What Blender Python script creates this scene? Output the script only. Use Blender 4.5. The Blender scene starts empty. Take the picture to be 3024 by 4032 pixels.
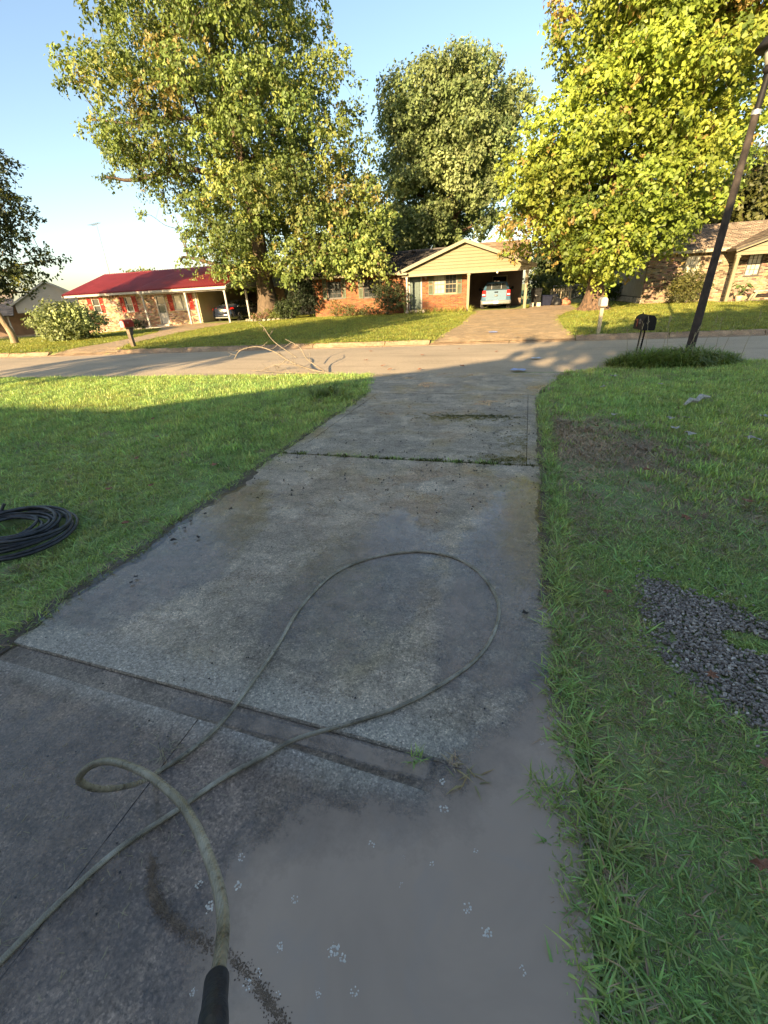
import bpy, math, random
import numpy as np
from mathutils import Vector, Matrix, Euler

rnd = random.Random(7)
nr = np.random.default_rng(11)
R = math.radians
scene = bpy.context.scene
COL = scene.collection

# ------------------------------------------------------------------ camera
CAM_H = 1.65
F_PX, CX, CY = 1680.0, 1512.0, 2016.0
def _ray(p):
    v = np.array([p[0] - CX, -(p[1] - CY), -F_PX]); return v / np.linalg.norm(v)
_up = -_ray((1690, 5250))
_y = _ray((2087, 1130)); _y = _y - _up * (_y @ _up); _y /= np.linalg.norm(_y)
_x = np.cross(_y, _up)
RW = np.stack([_x, _y, _up])
cd = bpy.data.cameras.new('camera'); cam = bpy.data.objects.new('camera', cd); COL.objects.link(cam)
cd.sensor_fit = 'VERTICAL'; cd.sensor_height = 24.0; cd.lens = 24.0 * F_PX / 4032.0
cd.clip_start = 0.02; cd.clip_end = 3000
M = Matrix([list(r) + [0] for r in RW] + [[0, 0, 0, 1]]); M.translation = Vector((0, 0, CAM_H))
cam.matrix_world = M
scene.camera = cam
def in_view(P, margin=1.2):
    d = (np.asarray(P, float) - np.array([0, 0, CAM_H])) @ RW
    z = -d[:, 2]
    zz = np.where(z > 0.05, z, 1)
    return (z > 0.05) & (np.abs(F_PX * d[:, 0] / zz) < CX * margin) & (np.abs(F_PX * d[:, 1] / zz) < CY * margin)

# ------------------------------------------------------------------ sky, sun, exposure
SUN_AZ, SUN_EL = 11.5, 15.5          # heading of the shadows east of +Y, elevation
w = bpy.data.worlds.new('World'); scene.world = w; w.use_nodes = True
nt = w.node_tree
sky = nt.nodes.new('ShaderNodeTexSky'); sky.sky_type = 'NISHITA'; sky.sun_disc = False
sky.sun_elevation = R(SUN_EL); sky.sun_rotation = R(180 + SUN_AZ)
sky.air_density = 1.0; sky.dust_density = 1.3; sky.ozone_density = 1.0; sky.altitude = 100
bg = nt.nodes['Background']; bg.inputs['Strength'].default_value = 0.067
nt.links.new(sky.outputs['Color'], bg.inputs['Color'])
sl = bpy.data.lights.new('sun', 'SUN'); sl.energy = 4.0; sl.angle = R(0.55); sl.color = (1.0, 0.74, 0.42)
sun = bpy.data.objects.new('sun', sl); COL.objects.link(sun)
sd = Vector((math.sin(R(SUN_AZ)) * math.cos(R(SUN_EL)), math.cos(R(SUN_AZ)) * math.cos(R(SUN_EL)), -math.sin(R(SUN_EL))))
sun.rotation_euler = sd.to_track_quat('-Z', 'Y').to_euler(); sun.location = (-10, -40, 30)
scene.view_settings.view_transform = 'Standard'; scene.view_settings.look = 'None'
scene.view_settings.gamma = 1.0; scene.view_settings.exposure = 2.22
scene.render.engine = 'CYCLES'
scene.cycles.max_bounces = 6; scene.cycles.transparent_max_bounces = 8
scene.cycles.use_denoising = True

# ------------------------------------------------------------------ materials
class NB:
    def __init__(s, name):
        s.m = bpy.data.materials.new(name); s.m.use_nodes = True
        s.t = s.m.node_tree; s.n = s.t.nodes; s.l = s.t.links
        s.p = s.n['Principled BSDF']; s.out = s.n['Material Output']
    def new(s, t, **k):
        n = s.n.new(t)
        for a, b in k.items(): setattr(n, a, b)
        return n
    def link(s, a, b): s.l.new(a, b)
    def pos(s, obj=False):
        if obj: return s.new('ShaderNodeTexCoord').outputs['Object']
        return s.new('ShaderNodeNewGeometry').outputs['Position']
    def noise(s, vec, scale, detail=4, rough=.55, dist=0.0, stretch=None):
        if stretch:
            mp = s.new('ShaderNodeMapping'); mp.inputs['Scale'].default_value = stretch
            s.link(vec, mp.inputs['Vector']); vec = mp.outputs['Vector']
        n = s.new('ShaderNodeTexNoise'); s.link(vec, n.inputs['Vector'])
        n.inputs['Scale'].default_value = scale; n.inputs['Detail'].default_value = detail
        n.inputs['Roughness'].default_value = rough; n.inputs['Distortion'].default_value = dist
        return n.outputs['Fac']
    def ramp(s, fac, stops):
        r = s.new('ShaderNodeValToRGB'); e = r.color_ramp.elements
        while len(e) < len(stops): e.new(0.5)
        for el, (p, c) in zip(e, stops):
            el.position = p
            el.color = (c, c, c, 1) if isinstance(c, (int, float)) else (*c, 1)
        s.link(fac, r.inputs['Fac']); return r.outputs['Color']
    def mix(s, fac, a, b, mode='MIX'):
        m = s.new('ShaderNodeMix', data_type='RGBA', blend_type=mode)
        for sock, v in ((m.inputs[0], fac), (m.inputs[6], a), (m.inputs[7], b)):
            if isinstance(v, (int, float)): sock.default_value = v
            elif isinstance(v, tuple): sock.default_value = (*v, 1)
            else: s.link(v, sock)
        return m.outputs[2]
    def math(s, op, a, b=0.0):
        m = s.new('ShaderNodeMath', operation=op)
        for sock, v in ((m.inputs[0], a), (m.inputs[1], b)):
            if isinstance(v, (int, float)): sock.default_value = v
            else: s.link(v, sock)
        return m.outputs[0]
    def bump(s, h, strength, dist=.01):
        b = s.new('ShaderNodeBump'); b.inputs['Strength'].default_value = strength
        b.inputs['Distance'].default_value = dist; s.link(h, b.inputs['Height'])
        s.link(b.outputs['Normal'], s.p.inputs['Normal'])
    def base(s, v):
        if isinstance(v, tuple): s.p.inputs['Base Color'].default_value = (*v, 1)
        else: s.link(v, s.p.inputs['Base Color'])
    def rough(s, v):
        if isinstance(v, (int, float)): s.p.inputs['Roughness'].default_value = v
        else: s.link(v, s.p.inputs['Roughness'])

def plain(name, c, rough=.6, metal=0, var=.25, scale=6, bump=0, spec=.4, coat=0):
    b = NB(name); v = b.pos(obj=True)
    n = b.noise(v, scale, 5)
    lo = tuple(x * (1 - var) for x in c); hi = tuple(min(1, x * (1 + var)) for x in c)
    b.base(b.ramp(n, [(.3, lo), (.7, hi)])); b.rough(rough)
    b.p.inputs['Metallic'].default_value = metal; b.p.inputs['Specular IOR Level'].default_value = spec
    if coat: b.p.inputs['Coat Weight'].default_value = coat; b.p.inputs['Coat Roughness'].default_value = .05
    if bump: b.bump(b.noise(v, scale * 8, 3), bump, .005)
    return b.m

def attr_mat(name, rough=.85, var=.3, scale=25, bump=.3, spec=.25):
    b = NB(name); a = b.new('ShaderNodeAttribute', attribute_name='col')
    n = b.noise(b.pos(), scale, 4)
    g = b.ramp(n, [(.25, 1 - var), (.75, 1 + var)])
    b.base(b.mix(1.0, a.outputs['Color'], g, 'MULTIPLY')); b.rough(rough)
    b.p.inputs['Specular IOR Level'].default_value = spec
    if bump: b.bump(b.noise(b.pos(), scale * 3, 3), bump, .006)
    return b.m

def leaf_mat(name, trans=.35, rough=.5, spec=.35):
    b = NB(name); a = b.new('ShaderNodeAttribute', attribute_name='col')
    n = b.ramp(b.noise(b.pos(), .35, 2), [(.3, .75), (.7, 1.2)])
    c = b.mix(1.0, a.outputs['Color'], n, 'MULTIPLY')
    b.base(c); b.rough(rough); b.p.inputs['Specular IOR Level'].default_value = spec
    t = b.new('ShaderNodeBsdfTranslucent'); tc = b.mix(1.0, c, (1.25, 1.15, .55), 'MULTIPLY'); b.link(tc, t.inputs['Color'])
    mx = b.new('ShaderNodeMixShader'); mx.inputs[0].default_value = trans
    b.link(b.p.outputs[0], mx.inputs[1]); b.link(t.outputs[0], mx.inputs[2]); b.link(mx.outputs[0], b.out.inputs['Surface'])
    return b.m

def grass_mat(name, c1, c2, c3, trans=.4):
    b = NB(name); p = b.pos()
    oi = b.new('ShaderNodeObjectInfo').outputs['Random']
    n = b.ramp(b.noise(p, .55, 3), [(.35, 0.0), (.65, 1.0)])
    c = b.mix(n, c1, c2)
    n2 = b.ramp(b.noise(p, 2.6, 3), [(.52, 0.0), (.72, .55)])
    c = b.mix(n2, c, c3)
    v = b.ramp(oi, [(0, .6), (1, 1.35)])
    c = b.mix(1.0, c, v, 'MULTIPLY')
    a = b.new('ShaderNodeAttribute', attribute_name='col')
    c = b.mix(1.0, c, a.outputs['Color'], 'MULTIPLY')
    b.base(c); b.rough(.38); b.p.inputs['Specular IOR Level'].default_value = .6
    t = b.new('ShaderNodeBsdfTranslucent'); tc = b.mix(1.0, c, (1.3, 1.2, .6), 'MULTIPLY'); b.link(tc, t.inputs['Color'])
    mx = b.new('ShaderNodeMixShader'); mx.inputs[0].default_value = trans
    b.link(b.p.outputs[0], mx.inputs[1]); b.link(t.outputs[0], mx.inputs[2]); b.link(mx.outputs[0], b.out.inputs['Surface'])
    return b.m

def concrete_mat(name, dry, dark, wetness, warm=None, seam=None):
    """weathered concrete; wetness 0..1 shifts how much of it is under a film of water; seam=(y, halfwidth): paler tooled border"""
    b = NB(name); p = b.pos()
    big = b.noise(p, .9, 5, .6, .3)
    med = b.noise(p, 6.5, 7, .7)
    streak = b.noise(p, 3.0, 6, .65, .2, (.45, 3.4, 1))
    fine = b.noise(p, 70, 5, .8)
    def vor(scale, feat='F1'):
        v = b.new('ShaderNodeTexVoronoi', feature=feat); b.link(p, v.inputs['Vector']); v.inputs['Scale'].default_value = scale; return v
    v1 = vor(150); v2 = vor(60)
    cell = b.new('ShaderNodeSeparateColor'); b.link(v1.outputs['Color'], cell.inputs[0])
    c = b.mix(b.ramp(big, [(.3, 0.0), (.7, 1.0)]), dark, dry)
    c = b.mix(b.ramp(streak, [(.45, 0.0), (.7, .65)]), c, tuple(x * .66 for x in dark))
    c = b.mix(b.ramp(med, [(.36, .6), (.50, 0.0)]), c, tuple(x * .55 for x in dark))
    c = b.mix(b.ramp(b.noise(p, 2.3, 6, .7, .4), [(.5, 0.0), (.64, .7)]), c, tuple(min(1, x * 1.3) for x in dry))
    if warm: c = b.mix(b.ramp(b.noise(p, 1.7, 4), [(.52, 0.0), (.7, .55)]), c, warm)
    if seam:
        sx = b.new('ShaderNodeSeparateXYZ'); b.link(p, sx.inputs[0])
        dd = b.math('ABSOLUTE', b.math('SUBTRACT', b.math('ADD', sx.outputs[1], b.math('MULTIPLY', sx.outputs[0], .045)), seam[0]))
        dd = b.math('ADD', dd, b.math('MULTIPLY', b.math('SUBTRACT', b.noise(p, 9, 5, .7), .5), .12))
        c = b.mix(b.ramp(dd, [(seam[1] * .55, .75), (seam[1] * 1.25, 0.0)]), c, (.56, .50, .41))
    c = b.mix(1.0, c, b.ramp(fine, [(.34, .35), (.46, .93), (.56, 1.18), (.68, 1.75)]), 'MULTIPLY')
    c = b.mix(1.0, c, b.ramp(cell.outputs[0], [(0, .72), (.5, .97), (.85, 1.15), (1, 1.7)]), 'MULTIPLY')
    c = b.mix(1.0, c, b.ramp(v2.outputs['Distance'], [(.0, .75), (.16, .96), (.5, 1.03)]), 'MULTIPLY')
    wet = b.noise(p, 1.0, 5, .62, .5)
    wv = b.ramp(wet, [(max(0, .60 - wetness * .35), 0.0), (min(1, .74 - wetness * .35), 1.0)])
    c = b.mix(wv, c, b.mix(1.0, c, (.66, .64, .64), 'MULTIPLY'))
    b.base(c)
    r = b.mix(wv, b.ramp(fine, [(.3, .45), (.7, .8)]), b.ramp(fine, [(.35, .08), (.7, .3)]))
    b.rough(r)
    b.p.inputs['Specular IOR Level'].default_value = .6
    h = b.math('ADD', b.math('MULTIPLY', fine, .9), b.math('MULTIPLY', v1.outputs['Distance'], -.35))
    h = b.math('ADD', h, b.math('MULTIPLY', streak, .6)); h = b.math('ADD', h, b.math('MULTIPLY', med, .6))
    bp = b.new('ShaderNodeBump'); bp.inputs['Distance'].default_value = .02
    b.link(b.math('SUBTRACT', 1.0, b.math('MULTIPLY', wv, .62)), bp.inputs['Strength'])
    b.link(h, bp.inputs['Height']); b.link(bp.outputs[0], b.p.inputs['Normal'])
    return b.m

MAT = {}
MAT['ground'] = None
def make_mats():
    b = NB('soil_and_turf'); p = b.pos()
    c = b.mix(b.ramp(b.noise(p, .5, 5), [(.35, 0.0), (.65, 1.0)]), (.20, .30, .10), (.28, .33, .115))
    c = b.mix(b.ramp(b.noise(p, 9, 4), [(.5, 0.0), (.75, .6)]), c, (.17, .125, .075))
    sx = b.new('ShaderNodeSeparateXYZ'); b.link(p, sx.inputs[0])
    c = b.mix(b.ramp(b.math('MULTIPLY', sx.outputs[1], .02), [(.24, 0.0), (.30, 1.0)]), c, b.mix(b.ramp(b.noise(p, 3, 5), [(.3, 0.0), (.7, 1.0)]), (.21, .25, .06), (.29, .30, .085)))
    b.base(c); b.rough(.95); b.bump(b.noise(p, 30, 4), .6, .03); MAT['ground'] = b.m
    b = NB('asphalt'); p = b.pos()
    c = b.mix(b.ramp(b.noise(p, .6, 5), [(.3, 0.0), (.7, 1.0)]), (.37, .30, .205), (.47, .375, .255))
    c = b.mix(b.ramp(b.noise(p, 1.2, 5, .6, 0, (.25, 2.2, 1)), [(.5, 0.0), (.72, .5)]), c, (.24, .19, .13))
    c = b.mix(1.0, c, b.ramp(b.noise(p, 60, 3, .7), [(.3, .6), (.7, 1.4)]), 'MULTIPLY')
    b.base(c); b.rough(.85); b.bump(b.noise(p, 70, 3), .5, .012); MAT['asphalt'] = b.m
    MAT['slab_wet'] = concrete_mat('wet_concrete', (.40, .295, .215), (.26, .19, .14), .62, None, (.96, .16))
    MAT['slab_mid'] = concrete_mat('damp_concrete', (.64, .525, .385), (.40, .325, .245), .5, (.42, .32, .13), (1.0, .17))
    MAT['slab_far'] = concrete_mat('worn_concrete', (.53, .445, .325), (.34, .29, .225), .25, (.44, .31, .11))
    MAT['slab_pale'] = concrete_mat('pale_concrete', (.52, .46, .37), (.36, .32, .26), .2)
    MAT['drive'] = concrete_mat('dry_tan_concrete', (.50, .36, .20), (.36, .255, .145), 0, (.50, .33, .15))
    MAT['kerb'] = concrete_mat('kerb_concrete', (.40, .28, .165), (.28, .19, .11), 0)
    MAT['gutter'] = concrete_mat('silted_concrete', (.42, .325, .235), (.28, .215, .155), .7)
    # muddy water: the vertex value 'depth' says how deep the water stands
    b = NB('muddy_water'); p = b.pos()
    c = b.mix(b.ramp(b.noise(p, 2.2, 4, .6, .8), [(.3, 0.0), (.7, 1.0)]), (.41, .305, .225), (.50, .37, .27))
    c = b.mix(b.ramp(b.noise(p, 3.4, 5, .65, 1.0), [(.5, 0.0), (.7, .6)]), c, (.40, .325, .265))
    b.base(c); b.rough(.05); b.p.inputs['Specular IOR Level'].default_value = .8; b.p.inputs['IOR'].default_value = 1.33
    b.bump(b.noise(p, 9, 2), .04, .01)
    a = b.new('ShaderNodeAttribute', attribute_name='depth')
    e = b.math('ADD', a.outputs['Fac'], b.math('MULTIPLY', b.math('SUBTRACT', b.noise(p, 9, 9, .75), .5), 1.0))
    f = b.ramp(e, [(.16, 0.0), (.40, .62), (.8, .95)])
    clear = b.new('ShaderNodeMixShader'); tr = b.new('ShaderNodeBsdfTransparent'); gl = b.new('ShaderNodeBsdfGlossy')
    gl.inputs['Roughness'].default_value = .06
    bw = b.new('ShaderNodeBump'); bw.inputs['Strength'].default_value = .35; bw.inputs['Distance'].default_value = .004; b.link(b.noise(p, 45, 4, .7), bw.inputs['Height']); b.link(bw.outputs[0], gl.inputs['Normal'])
    fr = b.new('ShaderNodeFresnel'); fr.inputs['IOR'].default_value = 1.62
    bk = b.math('SUBTRACT', 1.0, b.new('ShaderNodeNewGeometry').outputs['Backfacing'])
    b.link(b.math('MULTIPLY', b.math('MULTIPLY', fr.outputs[0], bk), b.ramp(e, [(-.0, 0.0), (.14, 1.0)])), clear.inputs[0])
    b.link(b.mix(b.ramp(e, [(0.0, 0.0), (.2, 1.0)]), (1, 1, 1), (.80, .785, .765)), tr.inputs['Color'])
    b.link(tr.outputs[0], clear.inputs[1]); b.link(gl.outputs[0], clear.inputs[2])
    mx = b.new('ShaderNodeMixShader'); b.link(f, mx.inputs[0])
    b.link(clear.outputs[0], mx.inputs[1]); b.link(b.p.outputs[0], mx.inputs[2]); b.link(mx.outputs[0], b.out.inputs['Surface'])
    MAT['water'] = b.m
    MAT['brick'] = attr_mat('fired_brick', .9, .35, 14, .4)
    MAT['mortar'] = plain('mortar', (.22, .185, .14), .95, var=.2, scale=8, bump=.3)
    MAT['mortar_red'] = plain('grey_mortar', (.17, .12, .08), .95, var=.2, scale=8, bump=.3)
    MAT['shingle'] = attr_mat('asphalt_shingle', .95, .3, 20, .4)
    MAT['cream'] = plain('cream_siding', (.175, .15, .078), .55, var=.07, scale=1.5)
    MAT['cream_trim'] = plain('cream_trim', (.215, .185, .115), .5, var=.08, scale=2)
    MAT['white'] = plain('white_paint', (.36, .345, .31), .5, var=.07, scale=3)
    MAT['grey_siding'] = plain('grey_siding', (.40, .37, .33), .6, var=.07, scale=1.5)
    MAT['tan_siding'] = plain('tan_siding', (.40, .32, .19), .6, var=.1, scale=1.5)
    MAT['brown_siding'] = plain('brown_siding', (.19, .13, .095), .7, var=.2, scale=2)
    MAT['panel_siding'] = plain('grooved_panel_siding', (.36, .33, .26), .75, var=.12, scale=2)
    MAT['red_metal'] = plain('red_roof_metal', (.44, .09, .088), .42, var=.12, scale=1, spec=.6)
    MAT['shutter_red'] = plain('red_shutter_paint', (.36, .022, .016), .5, var=.15)
    MAT['shutter_green'] = plain('green_shutter_paint', (.10, .13, .085), .6, var=.15)
    MAT['glass'] = plain('window_glass', (.035, .04, .04), .06, var=.3, scale=2, spec=.8)
    MAT['glass_blind'] = plain('blind_behind_glass', (.40, .40, .33), .12, var=.2, scale=3, spec=.7)
    MAT['dark_trim'] = plain('dark_window_frame', (.06, .05, .04), .5)
    MAT['teal'] = plain('dark_green_door', (.045, .075, .06), .35, var=.2)
    MAT['dark'] = plain('dark_opening', (.012, .011, .01), .9)
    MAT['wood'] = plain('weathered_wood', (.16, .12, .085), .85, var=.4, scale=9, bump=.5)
    MAT['pale_wood'] = plain('pale_wood', (.42, .36, .24), .8, var=.25, scale=9, bump=.3)
    MAT['pole_wood'] = plain('dark_pole_wood', (.040, .032, .028), .9, var=.45, scale=7, bump=.7)
    MAT['black_metal'] = plain('black_metal', (.012, .0115, .0115), .6, var=.4, scale=12, spec=.2)
    MAT['red_paint'] = plain('red_mailbox_paint', (.30, .02, .02), .4, var=.15)
    MAT['flag_red'] = plain('faded_red_flag', (.24, .06, .04), .6, var=.2)
    MAT['galv'] = plain('galvanised_metal', (.45, .46, .47), .45, metal=.7, var=.2)
    MAT['truck_blue'] = plain('light_blue_paint', (.05, .115, .18), .4, var=.04, spec=.6, coat=.6)
    MAT['silver'] = plain('silver_plastic', (.26, .26, .25), .4, metal=.3, var=.06)
    MAT['navy'] = plain('navy_paint', (.012, .017, .03), .2, var=.1, spec=.7, coat=1)
    MAT['chrome'] = plain('bright_metal', (.7, .7, .7), .2, metal=1, var=.05)
    MAT['tyre'] = plain('tyre_rubber', (.03, .028, .026), .85, var=.3)
    MAT['rim'] = plain('wheel_rim', (.42, .41, .40), .35, metal=.6, var=.1)
    MAT['lamp_red'] = plain('red_lens', (.40, .012, .01), .15, var=.1, spec=.7)
    MAT['lamp_white'] = plain('clear_lens', (.7, .68, .64), .15, var=.1, spec=.7)
    MAT['plate'] = plain('number_plate', (.68, .68, .62), .4, var=.05)
    MAT['bin'] = plain('dark_plastic', (.016, .017, .017), .75, var=.2, spec=.15)
    MAT['navy_plastic'] = plain('navy_plastic', (.014, .017, .035), .75, var=.3, spec=.15)
    MAT['bag'] = plain('black_bag_plastic', (.010, .011, .013), .45, var=.3, scale=20, bump=.6)
    MAT['orange_bag'] = plain('orange_cloth', (.45, .16, .09), .8, var=.5, scale=12)
    MAT['hose_olive'] = hose_mat()
    b = NB('coiled_hose_rubber'); p = b.pos()
    b.base(b.ramp(b.noise(p, 30, 4), [(.35, (.014, .016, .02)), (.8, (.05, .052, .056))]))
    b.rough(b.ramp(b.noise(p, 14, 3), [(.3, .3), (.7, .6)])); b.bump(b.noise(p, 160, 2), .25, .003); MAT['hose_black'] = b.m
    b = NB('rubber_sleeve'); p = b.pos()
    b.base(b.ramp(b.noise(p, 45, 4), [(.3, (.006, .008, .013)), (.75, (.022, .027, .038))]))
    b.rough(.38); b.bump(b.noise(p, 60, 3), .5, .006); MAT['sleeve'] = b.m
    MAT['bark'] = bark_mat('tree_bark', (.16, .115, .075), (.055, .04, .028))
    MAT['bark_dark'] = bark_mat('dark_flaking_bark', (.20, .12, .07), (.028, .022, .018))
    MAT['bark_pale'] = bark_mat('pale_bark', (.36, .28, .17), (.17, .125, .08))
    MAT['leaf'] = leaf_mat('leaf')
    MAT['leaf_dull'] = leaf_mat('shrub_leaf', .2, .55, .25)
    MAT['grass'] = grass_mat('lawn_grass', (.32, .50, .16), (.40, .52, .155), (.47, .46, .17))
    MAT['grass_far'] = grass_mat('far_lawn_grass', (.25, .31, .065), (.30, .335, .07), (.33, .32, .10))
    MAT['grass_dry'] = grass_mat('dead_grass', (.33, .25, .15), (.42, .32, .19), (.24, .18, .115), .15)
    MAT['grass_tall'] = grass_mat('tall_grass', (.17, .28, .07), (.22, .31, .08), (.27, .27, .09))
    MAT['straw_grass'] = grass_mat('pale_runner', (.55, .50, .24), (.62, .54, .28), (.45, .38, .2))
    MAT['straw'] = plain('dry_straw', (.34, .29, .17), .8, var=.3, scale=20)
    MAT['twig'] = plain('grey_dead_wood', (.20, .165, .12), .85, var=.35, scale=12, bump=.3)
    MAT['stone'] = stone_mat()
    MAT['dry_leaf'] = plain('dry_brown_leaf', (.28, .13, .07), .75, var=.45, scale=30, bump=.4)
    MAT['pale_leaf'] = plain('pale_dry_leaf', (.42, .39, .34), .8, var=.3, scale=30, bump=.4)
    MAT['paper'] = plain('litter_paper', (.60, .62, .66), .7, var=.15, scale=12, bump=.2)
    MAT['paper_blue'] = plain('blue_litter_paper', (.34, .40, .60), .7, var=.2, scale=12, bump=.2)
    MAT['foam'] = plain('foam_bubbles', (.66, .60, .52), .35, var=.25, scale=60, spec=.7)
    MAT['clod'] = plain('mud_clod', (.035, .028, .022), .85, var=.4, scale=30, bump=.6)
    MAT['mud'] = plain('wet_brown_soil', (.085, .06, .04), .45, var=.5, scale=30, bump=.8)
    MAT['silt'] = plain('brown_silt', (.17, .12, .08), .8, var=.45, scale=40, bump=.6)
    MAT['moss'] = plain('moss', (.09, .10, .022), .95, var=.5, scale=30, bump=.6)
    MAT['moss_yellow'] = plain('yellow_moss', (.24, .20, .045), .95, var=.4, scale=30, bump=.4)

def hose_mat():
    b = NB('muddy_olive_hose'); p = b.pos()
    c = b.ramp(b.noise(p, 9, 5, .65), [(.32, (.13, .108, .068)), (.5, (.29, .25, .175)), (.72, (.50, .45, .35))])
    c = b.mix(b.ramp(b.noise(p, 38, 4, .7), [(.56, 0.0), (.68, .85)]), c, (.035, .028, .018))
    wv = b.new('ShaderNodeTexWave', wave_type='BANDS', bands_direction='DIAGONAL'); b.link(b.pos(), wv.inputs['Vector'])
    wv.inputs['Scale'].default_value = 95; wv.inputs['Distortion'].default_value = 2.0
    c = b.mix(b.math('MULTIPLY', wv.outputs['Fac'], .25), c, (.05, .042, .025))
    b.base(c); b.p.inputs['Specular IOR Level'].default_value = .7; b.rough(b.ramp(b.noise(p, 20, 3), [(.3, .14), (.7, .38)])); b.bump(wv.outputs['Fac'], .35, .0015)
    return b.m
def bark_mat(name, hi, lo):
    b = NB(name); p = b.pos()
    n = b.noise(p, 5, 6, .7, .4, (2.2, 2.2, .45)); n2 = b.noise(p, 1.3, 3)
    c = b.mix(b.ramp(n, [(.38, 0.0), (.62, 1.0)]), lo, hi)
    c = b.mix(b.ramp(n2, [(.4, 0.0), (.7, .4)]), c, tuple(.5 * x for x in hi))
    b.base(c); b.rough(.92); b.bump(n, .9, .05); return b.m
def stone_mat():
    b = NB('grey_gravel'); p = b.pos()
    oi = b.new('ShaderNodeObjectInfo').outputs['Random']
    c = b.ramp(oi, [(0, (.15, .12, .10)), (.5, (.26, .215, .18)), (.9, (.40, .34, .285)), (1, (.6, .53, .44))])
    c = b.mix(1.0, c, b.ramp(b.noise(p, 60, 3), [(.3, .7), (.7, 1.3)]), 'MULTIPLY')
    b.base(c); b.rough(.7); b.bump(b.noise(p, 120, 3), .4, .003); return b.m
make_mats()

# ------------------------------------------------------------------ object helpers
def setp(o, label=None, cat=None, group=None, kind=None):
    if label: o['label'] = label
    if cat: o['category'] = cat
    if group: o['group'] = group
    if kind: o['kind'] = kind
    return o
def empty(name, loc=(0, 0, 0), yaw=0, label=None, cat=None, group=None, tilt=(0, 0)):
    o = bpy.data.objects.new(name, None); COL.objects.link(o)
    o.location = loc; o.rotation_euler = (tilt[0], tilt[1], yaw); o.empty_display_size = .2
    return setp(o, label, cat, group)
def link(name, me, parent=None, loc=None, yaw=0):
    o = bpy.data.objects.new(name, me); COL.objects.link(o)
    if parent: o.parent = parent
    if loc is not None: o.location = loc
    if yaw: o.rotation_euler = (0, 0, yaw)
    return o
def np_mesh(name, V, Fa, mat, col=None, depth=None, smooth=False):
    """V (n,3), Fa (m,k) equal-size faces"""
    me = bpy.data.meshes.new(name); V = np.asarray(V, np.float32); Fa = np.asarray(Fa, np.int32)
    n, (m, k) = len(V), Fa.shape
    me.vertices.add(n); me.vertices.foreach_set('co', V.ravel())
    me.loops.add(m * k); me.loops.foreach_set('vertex_index', Fa.ravel())
    me.polygons.add(m); me.polygons.foreach_set('loop_start', np.arange(0, m * k, k, dtype=np.int32))
    if smooth: me.polygons.foreach_set('use_smooth', np.ones(m, bool))
    if col is not None:
        a = me.color_attributes.new('col', 'FLOAT_COLOR', 'POINT')
        c = np.ones((n, 4), np.float32); c[:, :3] = col; a.data.foreach_set('color', c.ravel())
    if depth is not None:
        a = me.attributes.new('depth', 'FLOAT', 'POINT'); a.data.foreach_set('value', np.asarray(depth, np.float32))
    me.materials.append(mat); me.update(); me.validate(); return me

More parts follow.
